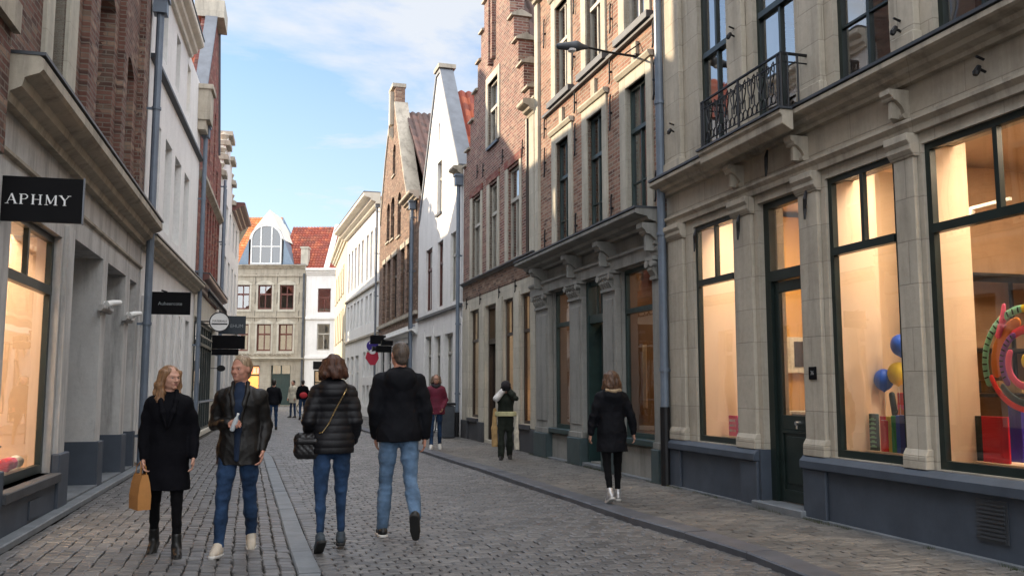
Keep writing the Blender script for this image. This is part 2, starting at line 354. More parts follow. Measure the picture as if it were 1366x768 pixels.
def slope(name,parent,p0,along,up,mat,w=.24,c=.32,amp=.035):
    """pantile roof slope: real waves across and steps up the slope"""
    p0=Vector(p0); al=Vector(along); u=Vector(up); La=al.length; Lu=u.length; al.normalize(); un=u/Lu; nrm=al.cross(un).normalized()
    if nrm.z<0: nrm=-nrm
    nx=int(La/w*5)+1; rows=max(2,int(Lu/c)); vs=[];uv=[]
    xs=np.linspace(0,La,nx)
    for r in range(rows):
        for k in (0,1):
            t=(r+k*.999)/rows*Lu; lift=.045*(1-k)+.0
            for x in xs:
                ph=x/w*2*math.pi; h=amp*(math.sin(ph)+.35*math.sin(2*ph+.6))+lift
                vs.append(p0+al*x+un*t+nrm*h); uv.append((x/w+.5,r+.5))
    fs=[]
    for r in range(rows*2-1):
        for i in range(nx-1): fs.append((r*nx+i,r*nx+i+1,(r+1)*nx+i+1,(r+1)*nx+i))
    n0=len(vs); vs+= [p0-nrm*.08,p0+al*La-nrm*.08,p0+al*La+un*Lu-nrm*.08,p0+un*Lu-nrm*.08]; uv+=[(0,0)]*4; fs.append((n0,n0+3,n0+2,n0+1))
    me=bpy.data.meshes.new(name); me.from_pydata(vs,[],fs); ul=me.uv_layers.new(name='UVMap')
    idx=np.zeros(len(me.loops),dtype=np.int32); me.loops.foreach_get('vertex_index',idx); ul.data.foreach_set('uv',np.array(uv,dtype=np.float32)[idx].ravel())
    o=link(name,me,M[mat],parent,smooth=False); return o
class House:
    def __init__(s,name,A,B,label,cat='house'):
        s.A=Vector((A[0],A[1],0)); s.B=Vector((B[0],B[1],0)); d=s.B-s.A; s.W=d.length; s.rz=math.atan2(d.y,d.x)
        s.e=empty(name,s.A,s.rz,label,cat)
        s.mat=Matrix.Translation(s.A)@Matrix.Rotation(s.rz,4,'Z')
    def P(s,x,y,z): return s.mat@Vector((x,y,z))
    def body(s,ht,depth=8,wm='brick_brown',floors=(),y0=.31,backprof=None,x0=.01,x1=None):
        x1=x1 or s.W-.01; m=MB()
        m.box(x0,x0+.25,y0,depth,0,ht); m.box(x1-.25,x1,y0,depth,0,ht)
        s.side=m.build('side_wall',M[wm],s.e)
        bp=backprof or [(x0+.26,ht),(x1-.26,ht)]
        MB().prism_y([(bp[0][0],0),(bp[-1][0],0)]+[p for p in bp[::-1]],depth-.25,depth-.01).build('back_wall',M[wm],s.e)
        for f in floors: box('floor_slab',M['room'],s.e,x0+.26,x1-.26,y0+.005,depth-.26,f-.12,f+.1)
    def rooms(s,z0,z1,y0=.32,dp=2.6,mat='room',x0=.3,x1=None):
        x1=x1 or s.W-.3
        m=MB(); m.quad((x0,dp,z0),(x0,dp,z1),(x1,dp,z1),(x1,dp,z0)); m.build('room_partition',M[mat],s.e)
    def gable_roof(s,zr,ze,y0,y1,mat,xc=None,x0=0,x1=None):
        x1=x1 or s.W; xc=xc or (x0+x1)/2
        slope('roof',s.e,(xc,y0,zr),(0,y1-y0,0),(x0-xc,0,ze-zr),mat)
        slope('roof',s.e,(xc,y0,zr),(0,y1-y0,0),(x1-xc,0,ze-zr),mat)
    def eaves_roof(s,ze,zr,depth,mat,x0=0,x1=None,y0=.1):
        x1=x1 or s.W
        slope('roof',s.e,(x0,y0,ze),(x1-x0,0,0),(0,depth/2-y0,zr-ze),mat)
        slope('roof',s.e,(x0,depth,ze),(x1-x0,0,0),(0,-depth/2,zr-ze),mat)
def coping(parent,prof,thick,mat,y=-.04,t=.09,name='coping'):
    """cap stones along a gable profile"""
    m=MB()
    for (a,b) in zip(prof,prof[1:]):
        if abs(b[0]-a[0])<1e-4: continue
        L=math.hypot(b[0]-a[0],b[1]-a[1]); nx,nz=-(b[1]-a[1])/L*t,(b[0]-a[0])/L*t
        e=.5 if abs(b[1]-a[1])<1e-4 else 0; dx=.06*e
        vs=[]
        for (px,pz,s_) in ((a[0]-dx,a[1],-1),(b[0]+dx,b[1],1)): vs.append((px,pz))
        m.prism_y([(vs[0][0],vs[0][1]+.002),(vs[1][0],vs[1][1]+.002),(vs[1][0]+nx,vs[1][1]+nz),(vs[0][0]+nx,vs[0][1]+nz)],y,y+thick)
    return m.build(name,M[mat],parent)
def interior(H,x0,x1,z0,z1,y0,y1,wall='shopwall',floor='shopfloor',lamps=(),power=40,col=(1,.74,.46),size=.8,name='shop_interior'):
    m=MB(); t=.03
    m.quad((x0,y1,z0),(x1,y1,z0),(x1,y1,z1),(x0,y1,z1)); m.quad((x0,y0,z0),(x0,y1,z0),(x0,y1,z1),(x0,y0,z1)); m.quad((x1,y1,z0),(x1,y0,z0),(x1,y0,z1),(x1,y1,z1))
    m.quad((x0,y0,z1),(x1,y0,z1),(x1,y1,z1),(x0,y1,z1))
    o=m.build(name,M[wall],H.e)
    f=MB(); f.quad((x0,y0,z0+.002),(x1,y0,z0+.002),(x1,y1,z0+.002),(x0,y1,z0+.002)); f.build('shop_floor',M[floor],H.e)
    for (lx,ly) in lamps:
        l=MB(); l.lathe([(.05,z1-.02),(.06,z1-.005)],lx,ly,10); l.build('ceiling_lamp',M['lampwarm'],H.e)
        d=bpy.data.lights.new('shop_light','AREA'); d.shape='DISK'; d.size=size*.35; d.energy=power; d.color=col
        lo=bpy.data.objects.new('shop_light',d); C.objects.link(lo); lo.parent=H.e; lo.location=(lx,ly,z1-.06)
    return o
# ================================================================== RIGHT SIDE
def along(A,B,u):
    W=math.hypot(B[0]-A[0],B[1]-A[1]); return (A[0]+(B[0]-A[0])*u/W, A[1]+(B[1]-A[1])*u/W)
R1A=(2.2,12.58); R1B=along(R1A,(3.81,6.88),8.3)
def build_R1():
    H=House('stone_townhouse',R1A,R1B,'beige stone shop house with a wrought iron balcony and colourful window displays','shop house'); e=H.e; W=H.W
    S=M['stone_beige']
    bays=[(.78,1.82),(3.68,4.72),(5.08,6.62)]; door=(2.38,3.2)
    lowopen=[(a,b,.70,3.5) for a,b in bays]+[(door[0],door[1],.12,3.5)]+[(7.0,7.95,.70,3.5)]
    facade('ground_floor_wall',e,0,W,0,3.98,lowopen,.34,S)
    ups=[(1.03,1.78),(2.40,3.25),(3.92,4.75),(5.3,6.2),(6.9,7.7)]
    up_op=[(a,b,4.32,6.95) for a,b in ups]+[(a,b,7.9,9.4) for a,b in ups]
    facade('upper_wall',e,0,W,3.98,10.2,up_op,.34,M['stone_beige'])
    # projecting piers between the upper windows
    for a,b in ((.1,.6),(1.95,2.26),(3.4,3.78),(4.9,5.15),(6.35,6.7),(7.8,8.2)):
        m=MB(); m.box(a,b,-.07,0,4.33,10.0); m.box(a-.02,b+.02,-.1,0,4.33,4.5); m.build('pilaster',M['stone_beige'],e,bevel=.008)
    # plinth
    def pl(a,b,proj=.05):
        m=MB(); m.box(a,b,-proj,-.001,0.05,.56); m.prism_x([(0,.56),(-proj-.07,.56),(-proj-.07,.64),(-proj-.02,.69),(0,.69)],a-.01,b+.01)
        m.build('plinth',M['plinth_blue'],e,bevel=.01)
    pl(0.0,2.34); pl(3.24,W)
    for a,b in ((.02,.42),(1.98,2.345),(3.235,3.62)): box('plinth_block',M['plinth_blue'],e,a,b,-.085,-.052,.05,.555,bevel=.008)
    box('base_course',M['bluestone'],e,0,2.36,-.11,-.0,0,.075); box('base_course',M['bluestone'],e,3.22,W,-.11,-.0,0,.075)
    # plinth side faces in the door recess, door step
    box('plinth_return',M['plinth_blue'],e,2.344,2.384,-.05,.2,.05,.69); box('plinth_return',M['plinth_blue'],e,3.196,3.236,-.05,.2,.05,.69)
    box('door_step',M['bluestone'],e,2.3,3.28,-.14,.3,0.03,.13,bevel=.01)
    # pilasters of the shop front
    for a,b in ((.12,.55),(1.92,2.3),(3.28,3.6),(4.78,5.03),(6.68,6.95),(7.98,8.28)):
        m=MB(); m.box(a,b,-.05,0,.69,3.40); m.box(a-.02,b+.02,-.085,0,.69,.80)
        m.prism_x([(0,.80),(-.085,.80),(-.05,.86),(0,.86)],a-.02,b+.02)
        m.prism_x([(0,3.40),(-.06,3.40),(-.10,3.46),(-.10,3.50),(-.13,3.54),(-.13,3.60),(0,3.60)],a-.03,b+.03)
        m.build('pilaster',M['stone_beige'],e,bevel=.006)
    MB().prism_x([(0,3.60),(-.05,3.60),(-.06,3.66),(-.10,3.70),(-.10,3.73),(0,3.74)],0.0,W).build('architrave',M['stone_trim'],e)
    for xc in (2.05,3.36,4.9,6.8): bracket(e,xc,.13,4.02,.30,.21,'stone_trim')
    cornice(e,0,W,4.06,.20,.27,'stone_trim',top='leaddark')
    cornice(e,0,W,9.9,.4,.45,'stone_trim',top='leaddark')
    # windows
    for i,(a,b) in enumerate(bays+[(7.0,7.95)]):
        win(e,a,b,.70,3.5,.035,'green',hbars=(2.74,),vtop=(.5,),fw=.06,glass='glassshop',name='shop_window')
    # door
    D=MB(); a,b=door; y=.12
    D.box(a,a+.11,y-.04,y+.06,.13,3.5).box(b-.08,b,y-.04,y+.06,.13,3.5).box(a+.11,b-.08,y-.04,y+.06,2.58,2.70).box(a+.11,b-.08,y-.04,y+.06,3.42,3.5)
    df=D.build('door_frame',M['green'],e)
    g=MB(); g.quad((a+.11,y,2.70),(b-.08,y,2.70),(b-.08,y,3.42),(a+.11,y,3.42)); g.build('pane',M['glassshop'],df)
    d=MB(); a2,b2=a+.11,b-.08
    d.box(a2,a2+.09,y,y+.05,.14,2.57).box(b2-.07,b2,y,y+.05,.14,2.57).box(a2+.09,b2-.07,y,y+.05,2.45,2.57).box(a2+.09,b2-.07,y,y+.05,.92,1.08)
    d.box(a2+.09,b2-.07,y+.02,y+.045,.14,.92); d.box(a2+.09,b2-.07,y,y+.05,.14,.27); d.box(a2+.15,b2-.13,y+.004,y+.02,.34,.85); d.box(a2+.09,b2-.07,y,y+.03,.88,.92)
    dd=d.build('door',M['green'],e,bevel=.005)
    g=MB(); g.quad((a2+.09,y+.025,1.08),(b2-.07,y+.025,1.08),(b2-.07,y+.025,2.45),(a2+.09,y+.025,2.45)); g.build('pane',M['glassshop'],dd)
    h=MB(); h.tube([(b2-.2,y-.0,1.0),(b2-.2,y-.06,1.0)],.022,10); h.tube([(b2-.2,y-.045,1.0),(b2-.2,y-.045,.94)],.01,8); h.build('handle',M['steel'],dd)
    # upper windows
    for i,(a,b) in enumerate(ups):
        win(e,a,b,4.32,6.95,.06,'green',hbars=(5.74,),vlow=(.55,),vtop=(.5,),fw=.055,curtain=((.04,.34),(.8,.96)),cut=((5.0,.012),) if i>1 else None)
        win(e,a,b,7.9,9.4,.16,'green',hbars=(8.9,),vlow=(.5,),fw=.055)
    # vent grille in the plinth
    v=MB(); v.box(5.55,5.86,-.065,-.052,.20,.52); 
    for k in range(9): v.box(5.57,5.84,-.078,-.066,.225+k*.032,.24+k*.032)
    v.build('vent_grille',M['leaddark'],e)
    # balcony
    x0,x1=1.78,3.58; P=.40
    m=MB(); m.prism_x([(-.27,4.10),(-P+.1,4.10),(-P,4.16),(-P,4.24),(-P-.03,4.27),(-P-.03,4.31),(-.27,4.31)],x0,x1)
    bal=m.build('balcony',M['stone_trim'],e,bevel=.006); bal.location=(0,0,-.07)
    box('flashing',M['leaddark'],bal,x0-.02,x1+.02,-P-.05,-.29,4.312,4.335)
    r=MB(); zb,zt=4.36,4.92
    for z,t in ((zb,.012),(zt,.018),(zt-.09,.009)):
        r.tube([(x0+.03,-.05,z),(x0+.03,-P+.02,z),(x1-.03,-P+.02,z),(x1-.03,-.05,z)],t,6)
    for x in (x0+.03,x0+.09,(x0+x1)/2,x1-.09,x1-.03): r.tube([(x,-P+.02,4.33),(x,-P+.02,zt)],.016,6)
    for y_ in (-.05,-.18,-.30): 
        for x in (x0+.03,x1-.03): r.tube([(x,y_,4.33),(x,y_,zt)],.010,6)
    n=16
    for i in range(n):
        x=x0+.13+(x1-x0-.26)*(i+.5)/n; w=(x1-x0-.26)/n*.46
        # scrolled baluster: lower ring row, heart curls, upright
        r.tube([(x+w*math.cos(t),-P+.02,4.47+.055*math.sin(t)) for t in np.linspace(0,2*math.pi,11)],.008,5,False)
        r.tube([(x,-P+.02,4.53),(x,-P+.02,4.64)],.008,5)
        if i%2==0: 
            xx=x+w
            for s_ in (-1,1):
                r.tube([(xx+s_*2*w*k,-P+.02+.0,4.60+zz) for k,zz in ((0,.0),(.35,.04),(.75,.12),(.9,.2),(.7,.27),(.4,.25),(.35,.19),(.55,.17))],.0075,5)
            r.tube([(xx,-P+.02,4.55),(xx,-P+.02,zt-.09)],.009,5)
    r.tube([(x0+.1,-P+.02,4.42),(x1-.1,-P+.02,4.42)],.008,5)
    r.build('railing',M['black'],bal)
    # iron details: hooks and small wall spots
    for x,z in ((1.0,3.3),(2.1,3.28),(3.46,3.28),(2.75,3.9)):
        MB().tube([(x,-.07,z+.14),(x+.015,-.10,z+.05),(x-.012,-.085,z-.05),(x,-.10,z-.16)],[.012,.022,.02,.01],7).build('wall_hook',M['black'],e)
    for x,z in ((.42,4.9),(2.1,5.62),(4.98,4.55),(5.9,3.86),(6.5,4.62)):
        m=MB(); m.tube([(x,-.06,z),(x,-.12,z+.02)],.012,8); m.tube([(x,-.12,z+.04),(x,-.15,z-.01),(x,-.16,z-.035)],[.02,.03,.02],8); m.tube([(x,-.07,z+.1),(x,-.14,z+.12)],.012,6); m.build('spotlight',M['black'],e)
    for x,z in ((.3,5.5),(.28,6.3)): anchor(e,x,z,.5)
    downpipe(e,.07,0.05,10.2,-.12,.058)
    H.body(10.1,9,'brick_brown',floors=(4.0,7.5),y0=.35); H.rooms(4.1,10,dp=3.0)
    H.eaves_roof(10.25,13,9,'tiles_dark')
    # interior: display bays with cream partitions
    interior(H,.28,7.9,.12,3.8,.36,4.2,lamps=[(1.62,.42),(2.6,1.4),(4.45,.42),(6.0,.42),(6.6,1.2),(5.2,2.6)],power=26,size=1.5,col=(1,.77,.54))
    for x,x2,d in ((.70,.76,1.25),(3.58,3.66,.62),(4.98,5.05,.50)): box('display_panel',M['shoppanel'],e,x,x2,.34,d,.12,3.72)
    box('display_panel',M['shopwall'],e,3.30,3.36,.66,2.2,.12,3.72)
    box('display_panel',M['shopbrown'],e,3.70,3.76,1.0,4.1,.12,3.72)
    box('display_panel',M['shoporange'],e,.70,.76,1.26,4.1,.12,3.72)
    box('shop_wall_lining',M['shopbrown'],e,5.1,7.85,3.4,3.46,.12,3.72)
    for a,b in ((.78,1.82),(3.68,4.72),(5.08,6.62)): box('display_shelf',M['shoppanel'],e,a,b,.345,.75,.66,.76)
    for a,b in bays:
        for x in (a,b-.018): box('reveal_lining',M['shoppanel'],e,x,x+.018,.10,.345,.70,3.49)
    for a,b in ((3.7,4.9),(5.1,7.5)): box('lamp_track',M['white'],e,a,b,1.1,1.13,3.1,3.13)
    lm=[(4.1,1.1,3.1),(4.45,1.1,3.1),(5.6,1.1,3.1),(6.1,1.1,3.1),(6.3,1.1,3.1)]
    for x,y_,z in lm:
        m=MB(); m.tube([(x,y_,z-.01),(x-.03,y_-.02,z-.09)],[.03,.04],10); t=m.build('spot_head',M['white'],e)
        m=MB(); m.tube([(x-.03,y_-.02,z-.092),(x-.031,y_-.021,z-.097)],.033,10); m.build('lit_lens',M['lampwarm'],t)
    return H
H1=build_R1()
# --------------------------------------------------------------- R2
R2A=(.42,18.72); R2B=(2.18,12.70)
def build_R2():
    H=House('brick_townhouse',R2A,R2B,'brick house with grey carved shop front and petrol green door, street lamp on its wall','shop house'); e=H.e; W=H.W
    G='stone_grey'
    op=[(1.36,2.52,.62,3.22),(3.2,4.12,.14,3.22),(4.70,6.02,.62,3.22)]
    facade('ground_floor_wall',e,.38,W,0,3.9,op,.32,M[G])
    for a,b in ((.56,1.34),(2.54,3.18),(4.14,4.68),(6.04,W-.0)):
        m=MB(); m.box(a,b,-.10,0,.52,2.95); m.box(a+.1,b-.1,-.115,-.1,.75,2.8) if b-a>.4 else None; m.box(a-.0,b+.0,-.13,0,.52,.62); m.build('pilaster',M[G],e,bevel=.008)
        box('plinth_block',M['plinth_green'],e,a-.01,b+.01,-.16,-.002,0.05,.52,bevel=.01)
        capital(e,a+.03,b-.03,2.95,3.24,.11,G)
        bracket(e,(a+b)/2,.2,3.72,.46,.34,G)
    MB().prism_x([(0,3.24),(-.11,3.24),(-.11,3.40),(-.15,3.42),(-.15,3.46),(-.09,3.48),(0,3.48)],.2,W).build('architrave',M[G],e)
    cornice(e,.24,W+.02,3.70,.22,.46,G,top='leaddark')
    for a,b in ((1.35,2.53),(4.69,6.03)):
        box('stall_riser',M['stone_grey'],e,a,b,-.03,-.002,.05,.50); box('sill',M['teal'],e,a,b,-.11,.13,.54,.63,bevel=.008)
    win(e,1.36,2.52,.63,3.22,.06,'teal',hbars=(2.57,),fw=.06,glass='glassshop',name='shop_window')
    win(e,4.70,6.02,.63,3.22,.06,'teal',hbars=(2.57,),fw=.06,glass='glassshop',name='shop_window')
    # door recess
    a,b=3.2,4.12; y=.22
    m=MB(); m.box(a,a+.1,-.02,y,.1,3.2).box(b-.1,b,-.02,y,.1,3.2).box(a+.1,b-.1,-.0,.1,2.48,2.62).box(a+.1,b-.1,.02,.08,3.12,3.2); m.box(a+.36,a+.40,.03,.07,2.62,3.12); m.box(a+.54,a+.58,.03,.07,2.62,3.12)
    f=m.build('door_frame',M['teal'],e)
    g=MB(); g.quad((a+.1,.05,2.62),(b-.1,.05,2.62),(b-.1,.05,3.12),(a+.1,.05,3.12)); g.build('pane',M['glassshop'],f)
    m=MB(); m.box(a+.1,a+.22,y,y+.05,.14,2.48).box(b-.22,b-.1,y,y+.05,.14,2.48).box(a+.22,b-.22,y,y+.05,2.34,2.48).box(a+.22,b-.22,y,y+.05,.14,.95); m.box(a+.26,b-.26,y-.015,y,.25,.85)
    d=m.build('door',M['teal'],e,bevel=.005)
    g=MB(); g.quad((a+.22,y+.02,.95),(b-.22,y+.02,.95),(b-.22,y+.02,2.34),(a+.22,y+.02,2.34)); g.build('pane',M['glassshop'],d)
    MB().tube([(b-.16,y-.05,1.0),(b-.16,y-.05,1.3)],.014,8).build('handle',M['brass'],d)
    box('door_step',M['bluestone'],e,a-.05,b+.05,-.12,.3,.02,.12,bevel=.01)
    box('base_course',M['bluestone'],e,1.35,2.53,-.14,0,0,.08); box('base_course',M['bluestone'],e,4.69,6.03,-.14,0,0,.08)
    # upper floors
    U=[(1.62,2.34),(3.30,4.02),(5.02,5.78)]
    op=[(a,b,3.98,6.1) for a,b in U]+[(a,b,7.0,8.85) for a,b in U]+[]
    facade('upper_wall',e,.38,W,3.9,9.75,op,.32,M['brick_warm'])
    for (a,b) in U:
        for z0,z1,hd in ((3.98,6.1,True),(7.0,8.85,True)):
            t='stone_pale'
            m=MB(); m.box(a-.24,a,-.035,.12,z0-.02,z1+.2).box(b,b+.2,-.035,.12,z0-.02,z1+.2).box(a,b,-.035,.12,z1,z1+.2)
            m.prism_x([(0,z1+.2),(-.06,z1+.2),(-.1,z1+.26),(-.1,z1+.29),(0,z1+.3)],a-.28,b+.24)
            s=m.build('window_surround',M[t],e,bevel=.006)
            MB().box((a+b)/2-.09,(a+b)/2+.09,-.05,0,z1+.31,z1+.62).build('keystone',M['stone_trim'],e)
        box('sill',M['leaddark'],e,a-.28,b+.26,-.12,.16,6.88,6.99)
        win(e,a,b,3.98,6.1,.06,'teal',hbars=(5.38,),vlow=(.5,),vtop=(.5,),fw=.05,curtain=((.06,.46),(.54,.94)),cut=((4.55,.01),))
        win(e,a,b,7.0,8.85,.06,'woodpale',hbars=(8.1,),vlow=(.5,),vtop=(.5,),fw=.055,curtain=((.06,.46),(.6,.94)))
    box('string_course',M['leaddark'],e,.9,W,-.07,-.001,6.82,6.875)
    for x in (.95,2.72,4.4,6.08):
        anchor(e,x,5.9,.6); anchor(e,x,6.6,.4); anchor(e,x,4.3,.45); anchor(e,x,8.6,.6)
    for x in (2.65,4.45): anchor(e,x,7.5,.5)
    cornice(e,.38,W,9.45,.35,.4,'stone_pale',top='leaddark')
    m=MB(); m.box(.38,.6,-.06,0,3.9,9.4); m.build('corner_pier',M['stone_pale'],e)
    H.body(9.7,9,'brick_brown',floors=(3.9,6.75),y0=.33,x0=.39); H.rooms(4.0,9.6,dp=2.6,x0=.65)
    H.eaves_roof(9.8,12.6,9,'tiles_dark',x0=.38)
    interior(H,.66,5.95,.12,3.65,.34,4.0,wall='shopbrown',lamps=[(2.0,1.4),(5.3,1.2),(3.7,2.6)],power=6,col=(1,.68,.38))
    box('display_plinth',M['shopbrown'],e,4.75,6.0,.36,.8,.5,.68)
    box('display_plinth',M['shopbrown'],e,1.4,2.5,.36,.8,.5,.66)
    for a,b in ((1.36,2.52),(4.70,6.02)):
        for x in (a,b-.015): box('reveal_lining',M['shopbrown'],e,x,x+.015,.125,.34,.63,3.2)
    box('poster',M['shoppanel'],e,1.55,2.1,1.6,1.62,1.0,2.2)
    box('shelf_panel',M['shoporange'],e,5.0,6.1,2.4,2.44,.3,2.8)
    return H
H2=build_R2()
# --------------------------------------------------------------- R3 step gable
R3A=(-1.34,24.63); R3B=(.521,18.38)
def build_R3():
    H=House('step_gable_house',R3A,R3B,'purple red brick house with a stepped gable and pale stone shop front','gabled house'); e=H.e; W=H.W
    op=[(.78,1.76,.62,3.4),(2.32,3.38,.12,3.4),(3.98,4.82,.62,3.4),(5.34,6.14,.62,3.4)]
    facade('ground_floor_wall',e,0,W,0,3.72,op,.32,M['stone_pale'])
    U=[(1.02,1.92),(2.76,3.52),(4.4,5.32)]
    uo=[(a,b,4.24,6.36) for a,b in U]+[(2.62,3.54,7.36,9.0)]
    st=[(0,7.45),(.30,7.45),(.30,7.83),(.72,7.83),(.72,8.53),(1.12,8.53),(1.12,9.23),(1.5,9.23),(1.5,9.93),(1.84,9.93),(1.84,10.63),(2.16,10.63),(2.16,11.33),(2.5,11.33),(2.5,12.18),(3.85,12.18),(3.85,11.33),(4.18,11.33),(4.18,10.63),(4.5,10.63),(4.5,9.93),(4.84,9.93),(4.84,9.23),(5.2,9.23),(5.2,8.53),(5.6,8.53),(5.6,7.83),(6.02,7.83),(6.02,7.45),(W,7.45)]
    facade('gable_wall',e,0,W,3.72,st,uo,.36,M['brick_step'])
    for a,b in zip(st,st[1:]):
        if b[0]-a[0]>.01: 
            m=MB()
            x0_,x1_=a[0]-(.05 if a[0]>0 and a[0]<3 else 0),b[0]+(.05 if b[0]>3.3 and b[0]<W else 0)
            m.prism_x([(-.07,a[1]+.002),(.43,a[1]+.002),(.43,a[1]+.05),(.18,a[1]+.16),(-.07,a[1]+.05)],x0_,x1_); m.build('step_coping',M['stone_trim'],e)
    m=MB(); m.box(2.9,3.02,-.12,0,9.4,11.3); m.box(3.1,3.24,-.09,0,9.5,12.1); m.build('brick_rib',M['brick_step'],e)
    cornice(e,0,W,4.12,.08,.12,'leaddark'); 
    facade('brick_frieze',e,0,W,3.74,4.12,[],.01,M['brick_brown'],y=-.015)
    for k in range(4): anchor(e,(.5,1.95,3.72,5.05)[k],3.62,.28)
    for a,b,c,d in op[0:1]+op[2:]:
        win(e,a,b,c,d,.08,'darkwood',hbars=(2.6,),vtop=(.5,),fw=.055,glass='glassshop',name='shop_window')
        box('sill',M['plinth_dark'],e,a-.03,b+.03,-.08,.14,.52,.61)
    a,b,c,d=op[1]; y=.22
    m=MB(); m.box(a,a+.08,.1,y+.06,.12,d).box(b-.08,b,.1,y+.06,.12,d).box(a+.08,b-.08,.1,y+.06,2.45,2.58).box(a+.08,b-.08,.1,y+.06,d-.08,d).box((a+b)/2-.02,(a+b)/2+.02,.12,y,2.58,d-.08)
    f=m.build('door_frame',M['darkwood'],e)
    g=MB(); g.quad((a+.08,.2,2.58),(b-.08,.2,2.58),(b-.08,.2,d-.08),(a+.08,.2,d-.08)); g.build('pane',M['glassshop'],f)
    m=MB(); m.box(a+.08,a+.18,y,y+.05,.12,2.45).box(b-.18,b-.08,y,y+.05,.12,2.45).box(a+.18,b-.18,y,y+.05,2.33,2.45).box(a+.18,b-.18,y,y+.05,.12,.8)
    dd=m.build('door',M['darkwood'],e); g=MB(); g.quad((a+.18,y+.02,.8),(b-.18,y+.02,.8),(b-.18,y+.02,2.33),(a+.18,y+.02,2.33)); g.build('pane',M['glassshop'],dd)
    MB().tube([(b-.13,y-.04,.95),(b-.13,y-.04,1.45)],.014,8).build('handle',M['brass'],dd)
    for a,b in ((0,.77),(1.77,2.31),(3.39,3.97),(4.83,5.33),(6.15,W)):
        box('plinth_block',M['plinth_dark'],e,a+.02,b-.02,-.06,-.002,.05,.53,bevel=.008)
        m=MB(); m.box(a+.04,b-.04,-.03,-.0,.53,3.5); m.build('pilaster',M['stone_pale'],e,bevel=.008)
    for a,b in ((.77,1.77),(3.97,4.83),(5.33,6.15)): box('stall_riser',M['plinth_dark'],e,a,b,-.03,-.003,.05,.50)
    for (a,b) in U:
        m=MB(); m.box(a-.22,a,-.03,.1,4.24,6.42).box(b,b+.14,-.03,.1,4.24,6.42); m.build('window_surround',M['stone_pale'],e,bevel=.006)
        m=MB(); m.box(a-.24,b+.16,-.035,.1,6.425,6.62); m.build('lintel',M['brick_red'],e)
        win(e,a,b,4.24,6.36,.06,'woodpale',hbars=(5.62,),vlow=(.5,),fw=.06,sill='leaddark',curtain=((.08,.45),(.55,.92)))
        box('window_head',M['brick_step'],e,a,b,.02,.3,6.36,6.42)
    m=MB(); m.box(2.42,2.62,-.03,.1,7.36,9.2).box(3.54,3.7,-.03,.1,7.36,9.2).box(2.62,3.54,-.03,.1,9.0,9.2); m.build('window_surround',M['stone_pale'],e,bevel=.006)
    win(e,2.62,3.54,7.36,9.0,.06,'woodpale',hbars=(8.3,),vlow=(.5,),fw=.06,sill='leaddark',curtain=((.08,.92),))
    for x,z in ((2.2,6.9),(4.0,6.8),(1.6,7.0),(5.6,6.6)): anchor(e,x,z,.35)
    m=MB(); m.box(W-.34,W,-.07,0,3.75,7.1); m.box(W-.34,W,-.05,0,.55,3.74); p=m.build('corner_pier',M['stone_pale'],e)
    cornice(e,W-.42,W+.05,7.1,.3,.32,'stone_trim')
    MB().tube([(W-.42,-.08,3.75),(W-.42,-.08,7.1)],.035,8).build('downpipe',M['darkwood'],e)
    H.body(7.4,9,'brick_brown',floors=(3.85,7.1),y0=.37,backprof=[(.27,7.4),(W/2,11.8),(W-.27,7.4)])
    H.rooms(4.0,7,dp=2.6)
    H.gable_roof(11.7,7.3,.36,9,'tiles_dark')
    interior(H,.3,6.1,.12,3.6,.34,3.8,wall='shopbrown',lamps=[(1.3,1.2),(4.4,1.1),(5.7,1.0)],power=10,col=(1,.68,.38))
    return H
H3=build_R3()
# --------------------------------------------------------------- R4 white gable
R4A=(-3.21,30.63); R4B=(-1.36,24.68)
def build_R4():
    H=House('white_gable_house',R4A,R4B,'white limewashed house with a steep pointed gable','gabled house'); e=H.e; W=H.W
    U=[(1.22,2.22),(3.0,3.76),(4.75,5.4)]
    prof=[(0,6.85),(.2,7.05),(2.72,11.3),(3.25,11.3),(W-.45,7.65),(W-.3,7.3),(W,7.3)]
    G=[(1.28,2.3,.5,3.02),(2.62,3.62,.12,2.96),(4.05,5.2,.5,2.96)]
    facade('front_wall',e,0,W,0,prof,[(a,b,3.84,5.86) for a,b in U]+G+[(2.86,3.5,6.78,8.42),(3.0,3.2,9.1,9.68)],.4,M['render_white'])
    coping(e,prof[1:5],.43,'lead',y=-.05,t=.1)
    box('apex_cap',M['stone_trim'],e,2.62,3.36,-.1,.46,11.42,11.55)
    cornice(e,W-.55,W+.02,7.3,.26,.3,'stone_trim')
    for a,b in U: win(e,a,b,3.84,5.86,.08,'brownwood' if a<4 else 'woodpale',hbars=(5.2,),vlow=(.5,),fw=.06,curtain=((.1,.5),))
    for i,(a,b,c,d) in enumerate(G): win(e,a,b,c,d,.12,'woodpale',hbars=(2.4,),vlow=(.5,),fw=.06)
    win(e,2.86,3.5,6.78,8.42,.1,'woodpale',hbars=(7.9,),vlow=(.5,),fw=.05,sill='leaddark'); win(e,3.0,3.2,9.1,9.68,.2,'darkwood',fw=.03)
    box('string_course',M['leaddark'],e,0,W,-.09,-.001,3.62,3.70)
    for a,b in ((.1,1.2),(2.32,2.6),(3.64,4.03),(5.22,W-.05)): 
        m=MB(); m.box(a,b,-.03,-.0,.1,3.3); m.build('pilaster',M['render_white'],e)
    downpipe(e,W-.08,.05,7.0,-.12,.055,head=True,split=.7)
    H.body(6.8,9,'render_white',floors=(3.6,6.4),y0=.41,backprof=[(.27,6.8),(W/2,10.4),(W-.27,6.8)]); H.rooms(3.7,6.3,dp=2.5); H.rooms(.1,3.5,dp=2.6)
    H.gable_roof(10.75,6.75,.4,9,'tiles_red')
    return H
H4=build_R4()
